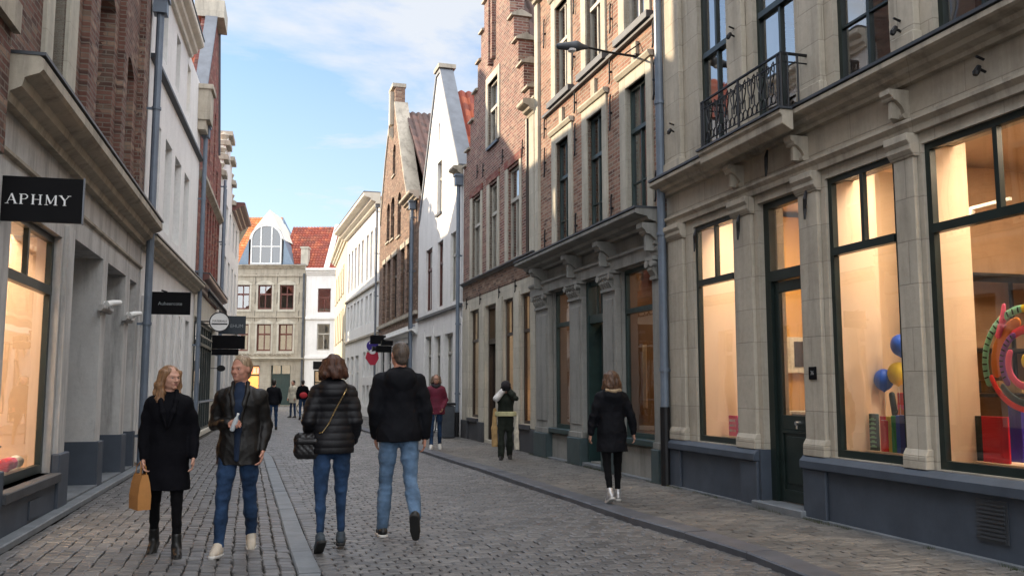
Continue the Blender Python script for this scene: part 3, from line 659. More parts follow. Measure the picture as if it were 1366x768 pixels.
# --------------------------------------------------------------- R5 brown bell gable
R5A=(-5.87,39.55); R5B=(-3.23,30.68)
def build_R5():
    H=House('brown_gable_house',R5A,R5B,'brown brick house with a tall curved gable and dark roof','gabled house'); e=H.e; W=H.W
    prof=[(0,8.3),(.15,8.5),(.5,9.3),(1.0,10.3),(1.5,11.2),(2.0,11.9),(2.5,12.5),(2.72,13.0),(2.72,13.7),(3.75,13.7),(3.75,13.0),(4.05,12.5),(4.7,11.6),(5.5,10.4),(6.3,9.3),(7.0,8.4),(7.15,8.0),(W,8.0)]
    U=[(1.1,1.75),(2.3,3.1),(3.7,4.7),(5.7,6.5),(7.0,7.7)]
    up=[(a,b,4.1,6.6) for a,b in U]
    facade('front_wall',e,0,W,3.6,prof,up+[(1.9,2.7,7.45,9.1,.2),(3.0,3.9,7.4,9.15,.2),(4.7,5.5,7.25,9.0,.2),(3.3,4.0,10.0,11.3,.2)],.4,M['brick_brown'])
    coping(e,prof[1:8]+[prof[7]],.5,'stone_trim',y=-.05,t=.1); coping(e,prof[8:10],.56,'stone_trim',y=-.12,t=.16); coping(e,prof[10:16],.56,'stone_trim',y=-.05,t=.1)
    for a,b,c,d in [(1.9,2.7,7.45,9.1),(3.0,3.9,7.4,9.15),(4.7,5.5,7.25,9.0),(3.3,4.0,10.0,11.3)]: win(e,a,b,c,d,.1,'darkwood',hbars=(c+(d-c)*.6,),vlow=(.5,),fw=.07,sill='stone_trim')
    for a,b in U:
        win(e,a,b,4.1,6.6,.1,'darkwood',hbars=(5.8,),vlow=(.5,),fw=.07)
        MB().box(a-.12,b+.12,-.04,.1,6.605,6.8).build('lintel',M['stone_trim'],e)
    box('string_course',M['stone_trim'],e,0,W,-.1,-.001,3.9,4.02)
    G=[(.8,1.8,.5,3.0),(2.6,3.6,.12,3.0),(4.4,5.6,.5,3.0),(6.5,7.9,.5,3.0)]
    facade('ground_floor_wall',e,0,W,0,3.6,G,.38,M['render_white'],y=-.0)
    cornice(e,0,W,3.2,.2,.2,'white')
    for a,b,c,d in G: win(e,a,b,c,d,.1,'green',hbars=(2.4,),vlow=(.5,),fw=.06)
    cornice(e,7.1,W,7.9,.3,.35,'stone_trim')
    downpipe(e,W-.5,.05,7.6,-.14,.06,mat='pipe'); downpipe(e,W-.9,.05,7.6,-.12,.04,mat='leaddark',head=False)
    H.body(7.9,9,'brick_brown',floors=(3.7,7.0),y0=.41,backprof=[(.27,7.9),(3.9,12.6),(W-.27,7.9)]); H.rooms(3.8,7,dp=2.5); H.rooms(.1,3.5,dp=2.6)
    H.gable_roof(12.6,7.9,.4,9,'tiles_dark',xc=3.9)
    m=MB(); m.box(3.05,3.4,-.16,0,12.2,13.6); m.prism_x([(0,12.2),(-.2,12.0),(-.2,11.8),(0,11.6)],3.1,3.35); m.build('gable_ornament',M['stone_trim'],e)
    return H
H5=build_R5()
# --------------------------------------------------------------- R6 long white, R7 ochre
R6A=(-9.22,49.86); R6B=(-5.89,39.6)
def build_R6():
    H=House('white_townhouse',R6A,R6B,'long white house with a deep cream cornice and many narrow windows','house'); e=H.e; W=H.W
    cols=[.55,1.75,2.95,4.15,5.35,6.9,8.1,9.3]
    op=[]; 
    for x in cols: op+=[(x,x+.72,4.4,5.75),(x,x+.72,6.5,8.7)]
    g=[(.6,1.6,.5,3.0),(2.2,3.2,.12,3.0),(3.9,5.0,.5,3.0),(6.4,7.2,1.9,3.1),(7.6,8.4,1.9,3.1),(8.8,9.6,1.9,3.1),(6.4,7.2,.5,1.5),(7.6,8.4,.5,1.5),(8.8,9.6,.5,1.5)]
    facade('front_wall',e,0,W,0,9.7,op+g,.35,M['render_white'])
    cornice(e,-.1,W+.05,9.55,.5,.75,'render_cream',top='leaddark')
    box('string_course',M['stone_trim'],e,0,W,-.1,-.001,6.0,6.08); box('string_course',M['stone_trim'],e,0,W,-.1,-.001,3.75,3.85)
    for (a,b,c,d) in op+g: win(e,a,b,c,d,.1,'white',hbars=(c+(d-c)*.68,) if d-c>1.3 else (),vlow=(.5,),fw=.06,curtain=((.05,.95),) if c>4 else None)
    downpipe(e,W-.12,.05,9.4,-.12,.05,mat='lead')
    H.body(9.6,9,'render_white',floors=(3.7,6.2),y0=.36); H.rooms(.1,9.4,dp=2.5)
    H.eaves_roof(9.9,12.0,9,'tiles_red')
    m=MB(); m.box(4.6,5.3,2.6,3.2,10.6,12.1); m.lathe([(.14,12.1),(.11,12.6)],4.8,2.9,10); m.lathe([(.14,12.1),(.11,12.6)],5.1,2.9,10); m.build('chimney',M['brick_red'],e)
    m=MB(); m.box(9.0,9.6,1.6,2.1,10.3,11.6); m.lathe([(.14,11.6),(.11,12.0)],9.3,1.85,10); m.build('chimney',M['brick_red'],e)
    return H
H6=build_R6()
def simple_house(name,A,B,label,wall,rows,cols,ht,gcols,roof='tiles_red',corn='render_cream',cm='white',ww=.8,prof=None,zr=3.0,cornp=.4,surround=None,gd=None):
    H=House(name,A,B,label,'house'); e=H.e; W=H.W; op=[]
    for (z0,z1) in rows:
        for x in cols: op.append((x,x+ww,z0,z1))
    facade('front_wall',e,0,W,0,prof or ht,op+list(gcols),.32,M[wall])
    for (a,b,c,d) in op+list(gcols): win(e,a,b,c,d,.16,cm,hbars=(c+(d-c)*.66,),vlow=(.5,),fw=.06,sill='stone_trim' if c>3 else None)
    if prof is None: cornice(e,0,W,ht-.25,.4,cornp,corn,top='leaddark')
    H.body(ht-.1,8,wall,floors=(3.6,),y0=.33); H.rooms(.1,ht-.3,dp=2.4); H.eaves_roof(ht+.1,ht+zr,8,roof)
    return H
R7A=(-12.1,61.3); R7B=(-9.26,49.98)
simple_house('ochre_townhouse',R7A,R7B,'narrow ochre rendered house past the long white one','render_ochre',[(4.2,6.0),(6.9,8.6)],[1.0,2.9,4.8,6.7,8.6],9.9,[(1.2,2.4,.5,3.1),(4.0,5.0,.1,3.1),(7.0,8.4,.5,3.1)],cm='brownwood')
R0B=along(R1A,R1B,20.0)
simple_house('grey_townhouse',along(R1A,R1B,8.34),R0B,'grey stone house beyond the right edge of the photo, next to the beige shop','stone_beige',[(4.5,6.8)],[1.0,3.2,5.4,7.6,9.6],9.8,[(.8,2.4,.7,3.4),(3.2,4.8,.7,3.4),(5.6,6.6,.1,3.4),(7.4,9.2,.7,3.4)],cm='green',ww=.9)
# ================================================================== LEFT SIDE
L1A=(-4.2,6.7); L1B=(-6.46,15.50)
def build_L1():
    H=House('brick_shop_house',L1A,L1B,'dark brick house with a grey roughcast arcade of piers and lit shop window at left','shop house'); e=H.e; W=H.W
    op=[(1.35,3.36,.46,3.05),(3.87,5.78,.08,3.14),(6.13,7.66,.08,3.14),(8.08,8.78,.08,3.14)]
    facade('ground_floor_wall',e,0,W,0,3.95,op,.5,M['render_grey'])
    for a,b,c in ((.02,1.32,1),(3.38,3.86,1),(5.79,6.12,0),(7.67,8.07,0),(8.79,W-.1,0)):
        m=MB()
        if c: m.box(a+.06,b-.1,-.05,0,.62,3.2)
        m.box(a,b,-.0,.0,.6,.61)
        if c: m.build('pilaster',M['render_grey'],e,bevel=.01)
        box('plinth_block',M['plinth_blue'],e,a,b,-.09 if c else -.05,-.002,0.0,.66,bevel=.012)
    for x in (5.78,7.66,8.78): box('plinth_return',M['plinth_blue'],e,x-.022,x+.002,-.05,.44,.09,.66)
    for x in (3.87,6.13,8.08): box('plinth_return',M['plinth_blue'],e,x-.002,x+.022,-.05,.44,.09,.66)
    box('stall_riser',M['plinth_blue'],e,1.33,3.37,-.06,-.003,0,.36); box('sill',M['plinth_dark'],e,1.3,3.38,-.12,.12,.36,.46,bevel=.01)
    m=MB(); m.box(2.3,2.75,-.075,-.061,.10,.28); m.build('hatch',M['plinth_blue'],e)
    box('base_step',M['bluestone'],e,0,W,-.2,-.06,0,.07,bevel=.01)
    for a,b,_,_2 in op[1:]: box('step',M['bluestone'],e,a,b,-.06,.5,.0,.09)
    win(e,1.35,3.36,.47,3.05,.08,'green',hbars=(2.44,),vtop=(.5,),fw=.075,glass='glassshop',name='shop_window')
    for a,b,c,d in op[1:]:
        win(e,a,b,.12,3.14,.44,'plinth_dark',hbars=(2.4,),fw=.07)
    for x in (5.95,7.87):   # small white cameras on the piers
        m=MB(); m.tube([(x,-.0,2.55),(x,-.12,2.52)],.03,10); m.tube([(x+.09,-.2,2.57),(x-.02,-.12,2.55),(x-.1,-.06,2.52)],[.035,.045,.05],10); m.build('camera_bracket',M['white'],e)
        MB().prism_x([(0,2.42),(-.04,2.42),(-.07,2.46),(-.07,2.50),(0,2.50)],x-.36,x+.36).build('impost',M['render_grey'],e)
    moulding(e,.2,W,3.42,.05,.04,'stone_trim')
    cornice(e,.72,W-.2,3.82,.40,.36,'stone_trim',top='leaddark')
    U=[(2.3,2.95,4.5,7.2),(4.75,5.8,4.4,6.9,.22),(6.7,7.55,4.4,6.5,.2)]
    U2=[(2.3,2.95,8.1,10),(4.75,5.8,8.1,10,.2),(6.7,7.55,8.1,10,.2)]
    facade('upper_wall',e,0,W,3.95,11.6,U+U2,.45,M['brick_near'])
    for u in U+U2: win(e,u[0],u[1],u[2],u[3],.26,'woodpale',hbars=(u[2]+1.5,) if u[3]-u[2]>2 else (),vlow=(.5,),fw=.09,curtain=((.1,.9),))
    m=MB(); m.box(2.02,2.3,-.05,.15,4.25,7.4).box(2.95,3.35,-.05,.15,4.25,7.4); m.build('window_surround',M['stone_pale'],e,bevel=.01)
    box('corner_pier',M['brick_near'],e,0,.56,-.14,-.001,3.3,11.2); box('corner_band',M['stone_trim'],e,-.01,.60,-.2,-.141,4.35,4.6)
    for a,b in ((3.75,4.1),(6.1,6.4),(7.9,8.3)): box('brick_rib',M['brick_near'],e,a,b,-.09,-.001,4.35,9.8)
    for x in (1.2,3.6,6.25,8.5): anchor(e,x,6.3,.6)
    cornice(e,0,W,11.3,.4,.45,'stone_trim',top='leaddark')
    downpipe(e,W-.1,.0,8.0,-.16,.065,head=True,split=.05)
    H.body(11.5,9,'brick_near',floors=(3.9,7.6),y0=.51); H.rooms(4.0,11,dp=3)
    H.eaves_roof(11.6,14.2,9,'tiles_red')
    interior(H,.3,4.2,.12,3.7,.52,3.6,wall='shoppanel',lamps=[(1.5,.9),(2.8,.9),(2.2,2.4)],power=30,size=1.4,col=(1,.74,.5))
    box('display_panel',M['shoppanel'],e,3.42,3.48,.52,1.6,.12,3.6)
    for x in (1.35,3.34): box('reveal_lining',M['shoppanel'],e,x,x+.02,.15,.51,.47,3.04)
    box('display_shelf',M['shoppanel'],e,1.375,3.335,.13,1.0,.465,.52)
    return H
HL1=build_L1()
L2A=(-6.48,15.58); L2B=(-8.2,23.1)
def build_L2():
    H=House('white_shop_house',L2A,L2B,'white painted house with deep tall window recesses above a ribbed shop front','shop house'); e=H.e; W=H.W
    U=[(.62,1.5),(2.1,3.0),(3.45,4.45),(5.0,5.9)]
    G=[(.55,1.15,.4,3.0),(1.55,2.1,.4,3.0),(2.55,3.1,.4,3.0),(3.6,4.2,.1,3.0),(4.7,5.25,.4,3.0),(6.0,6.9,.4,3.0)]
    S=[(1.2,1.8,7.75,8.9),(3.0,3.6,7.75,8.9),(4.8,5.4,7.75,8.9)]
    facade('front_wall',e,0,W,0,9.2,[(a,b,4.5,6.35) for a,b in U]+G+S,.42,M['render_white'])
    for a,b in U: win(e,a,b,4.5,6.35,.34,'white',hbars=(5.7,),vlow=(.5,),fw=.06,curtain=((.05,.95),))
    for a,b,c,d in G: win(e,a,b,c,d,.30,'white',hbars=(2.4,),fw=.07)
    for a,b,c,d in S: win(e,a,b,c,d,.3,'white',vlow=(.5,),fw=.05)
    for x in (.35,1.35,2.32,3.35,4.45,5.6): box('pilaster',M['render_white'],e,x-.18,x+.18,-.05,0,.1,3.0,bevel=.01)
    cornice(e,-.1,W,3.78,.25,.26,'stone_trim',top='leaddark')
    moulding(e,0,W,7.25,.1,.1,'leaddark')
    cornice(e,0,5.0,9.1,.4,.32,'render_cream',top='leaddark')
    m=MB(); m.box(6.95,W-.02,-.3,.1,8.2,9.0); m.box(6.9,W,-.36,.1,9.0,9.12); m.box(7.0,W-.05,-.2,.0,7.95,8.2); m.build('corner_block',M['stone_trim'],e)
    downpipe(e,W-.06,0,7.9,-.14,.055,head=True,split=.05)
    H.body(9.1,9,'render_white',floors=(3.8,7.1),y0=.43); H.rooms(.1,9,dp=2.6); H.eaves_roof(9.3,11.6,9,'tiles_red')
    return H
HL2=build_L2()
L3A=(-8.22,23.18); L3B=(-9.92,30.09)
def build_L3():
    H=House('red_gable_house',L3A,L3B,'deep red brick gabled house with dark glazed shop front on the left','gabled house'); e=H.e; W=H.W
    prof=[(0,8.9),(.3,9.0),(2.9,12.4),(4.1,12.4),(5.7,8.9),(W,8.9)]
    U=[(.6+.95*i,.6+.95*i+.5) for i in range(7)]
    facade('upper_wall',e,0,W,3.95,prof,[(a,b,4.6,6.75) for a,b in U[:7]]+[(2.3,2.7,7.8,9.8),(3.9,4.3,7.8,9.8),(5.2,5.7,7.4,8.3)],.4,M['brick_red'])
    for a,b in U: win(e,a,b,4.6,6.75,.2,'brownwood',hbars=(6.0,),fw=.05)
    for a,b,c,d in [(2.3,2.7,7.8,9.8),(3.9,4.3,7.8,9.8),(5.2,5.7,7.4,8.3)]: win(e,a,b,c,d,.2,'woodpale',fw=.05)
    coping(e,prof[1:3],.34,'lead',y=-.06,t=.1); coping(e,prof[3:5],.34,'lead',y=-.06,t=.1); box('apex_stone',M['stone_pale'],e,2.8,4.2,-.25,.6,12.41,12.95)
    MB().prism_x([(0,6.85),(-.14,6.95),(-.14,7.05),(0,7.08)],0,W).build('hood_moulding',M['stone_trim'],e)
    cornice(e,0,W,3.98,.35,.35,'brownwood',top='leaddark')
    r=MB()   # iron frill under the fascia
    n=20
    for i in range(n):
        x=.1+(W-.2)*(i+.5)/n; w=(W-.2)/n/2
        r.tube([(x+w*math.cos(t),-.33,3.84+.11*math.sin(t)) for t in np.linspace(0,2*math.pi,10)],.016,5,False)
    r.tube([(0.05,-.33,3.72),(W-.05,-.33,3.72)],.015,5); r.build('iron_frill',M['black'],e)
    G=[(.15,W-.25,.12,3.25)]
    facade('ground_floor_wall',e,0,W,0,3.95,G,.3,M['render_cream'])
    win(e,.15,W-.25,.12,3.25,.1,'green',hbars=(2.65,),vlow=tuple((i+1)/9 for i in range(8)),vtop=tuple((i+1)/9 for i in range(8)),fw=.07,glass='glass',name='shop_window')
    r=MB(); r.tube([(.1,-.2,1.0),(W-.3,-.2,1.0)],.025,7)
    for x in np.linspace(.3,W-.5,6): r.tube([(x,-.2,1.0),(x,.1,1.0)],.015,6)
    r.build('hand_rail',M['lead'],e)
    MB().tube([(.1,-.14,2.75),(W-.3,-.14,2.75)],.03,7).build('awning_bar',M['woodpale'],e)
    downpipe(e,W-.08,0,8.4,-.14,.05,head=False,split=.05)
    H.body(8.8,9,'brick_red',floors=(3.9,7.0),y0=.41,backprof=[(.27,8.8),(3.5,11.8),(W-.27,8.8)]); H.rooms(.1,3.8,dp=2.4); H.rooms(4.0,6.9,dp=2.4)
    H.gable_roof(12.35,8.9,.29,9,'tiles_red',xc=3.5)
    return H
HL3=build_L3()
L4A=(-9.94,30.17); L4B=(-12.3,40.07)
def build_L4():
    H=House('cream_gable_house',L4A,L4B,'cream house with an ornate scrolled parapet and carved block stones, behind the round sign','gabled house'); e=H.e; W=H.W
    prof=[(0,8.6),(.6,8.6),(.6,9.3),(1.3,9.3),(1.3,10.0),(2.2,10.0),(2.2,10.6),(3.6,10.6),(3.6,10.0),(4.6,10.0),(4.6,9.3),(5.2,9.3),(5.2,8.6),(W,8.6)]
    cols=[.9,2.6,4.3,6.2,8.0]; op=[(x,x+.8,4.4,6.2) for x in cols]+[(x,x+.8,6.9,8.1) for x in cols]+[(.8,2.0,.5,3.0),(2.8,3.8,.1,3.0),(4.8,6.2,.5,3.0),(7.0,8.8,.5,3.0)]
    facade('front_wall',e,0,W,0,prof,op,.35,M['render_white'])
    for a,b,c,d in op: win(e,a,b,c,d,.18,'brownwood' if c>4 else 'green',hbars=(c+(d-c)*.66,),vlow=(.5,),fw=.06)
    m=MB()
    for a,b in zip(prof,prof[1:]):
        if b[0]-a[0]>.01: m.box(a[0]-.06,b[0]+.06,-.16,.4,a[1]+.002,a[1]+.16)
    for x,z in ((.35,8.75),(.95,9.45),(1.75,10.15),(5.0,9.45),(5.6,8.75)): m.lathe([(.16,z),(.2,z+.1),(.1,z+.16),(.17,z+.32),(.02,z+.45)],x,0.1,10)
    m.build('parapet_stones',M['stone_trim'],e)
    cornice(e,5.3,W,8.4,.35,.5,'brownwood'); cornice(e,0,W,3.7,.2,.3,'stone_trim')
    downpipe(e,.4,0,8.2,-.12,.05,head=False,split=.05)
    H.body(8.5,8,'render_white',floors=(3.6,6.6),y0=.36); H.rooms(.1,8.3,dp=2.4); H.eaves_roof(8.8,11,8,'tiles_red')
build_L4()
simple_house('plain_townhouse',(-12.33,40.17),(-18.5,56),'plain white house further along the left side, mostly hidden','render_cream',[(4.2,5.9),(6.6,8.0)],[1.0+1.9*i for i in range(8)],8.6,[(1,2.4,.5,3),(4,5,.1,3),(7,8.6,.5,3),(11,12,.1,3)],cm='white')
simple_house('brick_corner_house',(-3.4,-4.6),(-4.18,6.62),'dark brick house cut off at the left edge of the photo','brick_near',[(4.6,6.8),(7.6,9.4)],[1.2,3.4,5.6,7.8],10.8,[(1,2.6,.6,3),(3.6,4.6,.1,3),(5.6,7.4,.6,3),(8.4,9.8,.6,3)],cm='green',ww=.9,corn='stone_trim')
# ================================================================== END OF THE STREET
EA=(-23.4,69.5); EB=(-16.05,69.5)
def build_E1():
    H=House('stone_corner_house',EA,EB,'grey weathered stone house closing the street, orange roof with arched glass dormer','house'); e=H.e; W=H.W; S=2.2
    cols=[(x+S,x+S+1.08) for x in (-.25,1.48,3.17)]; cols=[(.2,1.28)]+cols
    up=[(a,b,7.42,9.32) for a,b in cols]+[(a,b,4.2,6.28) for a,b in cols]
    G=[(.3,1.5,.4,3.1),(2.3+.35,3.95,.1,3.1),(4.85,6.35,.05,3.1)]
    facade('front_wall',e,0,W,0,10.75,up+G,.35,M['stone_old'])
    for i,(a,b,c,d) in enumerate(up):
        m=MB(); m.box(a-.14,a,-.04,.1,c-.1,d+.05).box(b,b+.14,-.04,.1,c-.1,d+.05).box(a-.14,b+.14,-.05,.1,c-.2,c-.0)
        n=8; pts=[(a-.2,d)]+[(a-.2+(b-a+.4)*k/n, d+.08+.28*math.sin(math.pi*k/n)) for k in range(n+1)]+[(b+.2,d)]
        m.prism_y(pts[::-1] if 0 else [(b+.2,d)]+[(a-.2+(b-a+.4)*(1-k/n), d+.08+.28*math.sin(math.pi*k/n)) for k in range(n+1)]+[(a-.2,d)],-.07,.0)
        m.build('window_surround',M['stone_pale'],e)
        win(e,a,b,c,d,.14,'brownwood',hbars=(c+(d-c)*.62,),vlow=(.5,),vtop=(.5,),fw=.1,curtain=None)
    for x in (.0,1.5,3.35,5.05,6.75): 
        for z in (6.9,9.8,8.3): anchor(e,x+.12,z,.9)
    box('string_course',M['stone_trim'],e,0,W,-.09,0,10.0,10.1); box('string_course',M['stone_trim'],e,0,W,-.09,0,6.78,6.88)
    cornice(e,0,W,3.45,.22,.35,'stone_pale'); cornice(e,0,W,10.6,.28,.3,'stone_trim',top='lead')
    m=MB()
    for k in range(14): m.tube([(1.2+.38*k,-.05,3.9),(1.35+.38*k,-.09,4.0),(1.5+.38*k,-.05,3.86)],.05,6)
    m.build('carved_frieze',M['stone_trim'],e)
    w=win(e,2.65,3.95,.1,3.1,.2,'green',hbars=(2.35,),fw=.09,glass='glassshop',name='shop_window'); w=win(e,.3,1.5,.4,3.1,.2,'green',hbars=(2.35,),fw=.09,glass='glassshop',name='shop_window')
    m=MB(); m.box(4.85,6.35,.2,.28,.05,2.35); m.box(4.85,6.35,.18,.3,2.35,2.45)
    for k in range(2): m.box(4.95+.7*k,5.55+.7*k,.185,.2,.25,2.2)
    for k in (4.85,5.55,6.27): m.box(k,k+.08,.2,.28,2.45,3.1)
    m.build('garage_door',M['teal'],e)
    g=MB(); g.quad((4.9,.24,2.45),(6.3,.24,2.45),(6.3,.24,3.1),(4.9,.24,3.1)); g.build('pane',M['glass'],e)
    H.body(10.6,9,'stone_old',floors=(3.6,6.9),y0=.36); H.rooms(4.0,10.4,dp=2.4)
    interior(H,.3,4.4,.06,3.4,.38,3.6,wall='shoporange',lamps=[(3.2,1.4),(1.2,1.4)],power=110,col=(1,.7,.3))
    m=MB(); 
    for k in range(4): m.box(2.8+.28*k,3.0+.28*k,.42,.44,2.5,2.9)
    m.build('lit_red_sign',M['lampred'],e)
    # orange hipped roof and dormer
    slope('roof',e,(0,.1,10.9),(4.3,0,0),(0,4.4,4.6),'tiles_orange'); slope('roof',e,(0,9,10.9),(4.3,0,0),(0,-4.5,4.6),'tiles_orange')
    m=MB(); m.prism_x([(.1,10.85),(4.5,15.45),(9,10.85)],.02,.2); m.build('roof_end',M['stone_old'],e)
    m=MB(); m.add([(4.3,.1,10.9),(6.0,.1,10.9),(4.3,4.5,15.5),(6.0,9,10.9),(4.3,9,10.9)],[(0,1,2),(1,3,2),(3,4,2)]); m.box(4.3,W,.1,8.9,10.78,10.9); m.build('hipped_end',M['leadblue'],e)
    xc=4.2; hw=1.1
    n=16; arc=[(xc+hw*math.cos(math.pi*k/n),12.95+1.0*math.sin(math.pi*k/n)) for k in range(n+1)]
    dz=10.95
    d=MB()   # dormer front with glass opening: frame ring
    outer=[(xc+1.75,dz),(xc+1.35,12.6)]+[(xc+1.35*math.cos(math.pi*k/n),12.95+1.2*math.sin(math.pi*k/n)) for k in range(n+1)]+[(xc-1.35,12.6),(xc-1.75,dz)]
    ring_o=[(xc+1.27*math.cos(math.pi*k/n),12.9+1.22*math.sin(math.pi*k/n)) for k in range(n+1)]
    for k in range(n):
        a,b=arc[k],arc[k+1]; c,d2=ring_o[k+1],ring_o[k]
        d.prism_y([a,d2,c,b],-.05,.5)
    for s in (-1,1): d.box(xc+s*hw,xc+s*1.2,-.05,.5,dz,12.97)
    d.box(xc-hw,xc+hw,-.05,.3,dz,dz+.1)
    for f in (-.42,.42): d.box(xc+f-.05,xc+f+.05,-.03,.1,dz,13.9)
    d.box(xc-hw,xc+hw,-.02,.06,12.3,12.38)
    dm=d.build('dormer',M['white'],e)
    g=MB(); g.add([(x,.05,z) for x,z in arc]+[(xc-hw,.05,dz),(xc+hw,.05,dz)],[tuple(range(len(arc)+2))]); g.build('pane',M['glassblue'],dm)
    # flared lead cheeks + pointed hood
    for s in (-1,1): 
        c=MB(); c.add([(xc+s*1.36,.0,12.9),(xc+s*2.15,.0,dz),(xc+s*1.36,.0,dz),(xc+s*1.36,3.0,12.9),(xc+s*2.15,3.0,dz)],[(0,1,2),(0,3,4,1)])
        c.build('dormer_cheek',M['leadblue'],dm)
    hd=MB(); apex=(xc,1.9,15.6); apf=(xc,.15,14.9)
    pts=[(xc+1.34*math.cos(math.pi*k/n),-.08,12.86+1.25*math.sin(math.pi*k/n)) for k in range(n+1)]
    vs=pts+[(xc,.9,15.35)]+[(p[0]*.9+xc*.1,3.2,p[2]) for p in pts]
    L=len(pts); fs=[(k,k+1,L) for k in range(n)]+[(k+1+L,k+2+L,L) for k in range(0)]
    hd.add(pts+[(xc,.75,15.4)],[(k,k+1,L) for k in range(n)])
    hd.add([pts[0],pts[-1],(xc,.75,15.4),(xc,4.4,15.4),(xc+1.6,3.4,12.9),(xc-1.6,3.4,12.9)],[(0,2,3,4),(1,5,3,2)])
    hd.build('dormer_hood',M['render_cream'],dm)
    box('party_chimney',M['stone_pale'],e,W-.45,W+.1,.1,.8,10.85,12.2)
    m=MB(); m.box(W-.5,W+.15,.05,.85,12.2,12.35); m.build('chimney_cap',M['stone_pale'],e)
    downpipe(e,W-.1,.05,10.2,-.14,.08,mat='leaddark',head=False,split=.1)
M['glassblue']=glassmat('dormer_glass',(.22,.3,.4),1.5,.1,.12)
M['leadblue']=plain('blue_lead',(.2,.26,.33),.5,metal=.2,var=.2)
build_E1()
def build_E2():
    H=House('white_corner_house',(-16.0,69.5),(-8.0,69.5),'white house with dark red roof closing the street at right, dark shop fascia','house'); e=H.e; W=H.W
    xs=[.92,2.9,5.2]; op=[(x,x+1.0,7.2,9.05) for x in xs]+[(x,x+1.0,4.25,6.3) for x in xs]+[(.75,2.2,.3,2.7),(3,4,.1,2.7),(5,6.5,.3,2.7)]
    facade('front_wall',e,0,W,0,10.5,op,.35,M['render_white'])
    for i,(a,b,c,d) in enumerate(op): win(e,a,b,c,d,.16,'brownwood' if 6<c else 'woodpale' if c>3 else 'green',hbars=(c+(d-c)*.62,),vlow=(.5,),fw=.08)
    cornice(e,0,W,10.1,.5,.4,'render_white'); box('string_course',M['render_white'],e,0,W,-.12,0,6.65,6.85); box('string_course',M['render_white'],e,0,W,-.12,0,3.6,3.8)
    b=box('shop_fascia',M['signblack'],e,.7,4.2,-.08,-.002,2.8,3.4)
    H.body(10.4,9,'render_white',floors=(3.6,6.8),y0=.36); H.rooms(.1,10.2,dp=2.4)
    slope('roof',e,(-2.1,.0,10.6),(W+2.1,0,0),(0,4.0,4.0),'tiles_red'); slope('roof',e,(0,8,10.6),(W,0,0),(0,-4.0,4.0),'tiles_red')
    m=MB(); m.add([(1.35,-.12,10.62),(1.75,-.12,10.62),(1.75,4,14.82),(1.35,4,14.82),(1.35,-.12,10.2),(1.75,-.12,10.2),(1.75,4,14.3),(1.35,4,14.3)],[(0,1,2,3),(0,3,7,4),(1,5,6,2),(0,4,5,1)]); m.build('fire_wall_coping',M['white'],e)
    interior(H,.4,4.4,.06,3.4,.38,3.4,wall='shopbrown',lamps=[(1.6,1.3)],power=40,col=(1,.7,.4))
build_E2()
# ================================================================== GROUND
ks=[(4.9,-5),(3.75,0),(2.75,4),(2.02,6.83),(1.83,7.91),(1.32,9.17),(.62,11.4),(-.17,14.01),(-1.99,19.65),(-3.2,23.9),(-4.9,29.5),(-7.6,38.5),(-11.0,49.0),(-14.2,60),(-15,67)]
ss=[(-.6,-5),(-.9,2),(-1.49,6.83),(-1.95,8.33),(-2.53,10.31),(-3.53,13.67),(-4.92,18.37),(-6.11,21.64),(-8.0,29),(-10.9,39),(-15.5,52),(-19,66)]
ls=[(-3.15,-5),(-3.98,6.6),(-6.26,15.5),(-8.03,23.1),(-9.78,30.1),(-12.2,40),(-18.2,56),(-23,69)]
rs=[(6.9,-5),(3.9,6.9),(2.3,12.58),(.5,18.7),(-1.25,24.65),(-3.1,30.7),(-5.8,39.6),(-9.1,49.9),(-12.6,60.6),(-13,69)]
def xf(pl):
    Y=np.array([p[1] for p in pl],float); X=np.array([p[0] for p in pl],float)
    return lambda y: float(np.interp(y,Y,X))
K,S_,LW,RW=xf(ks),xf(ss),xf(ls),xf(rs)
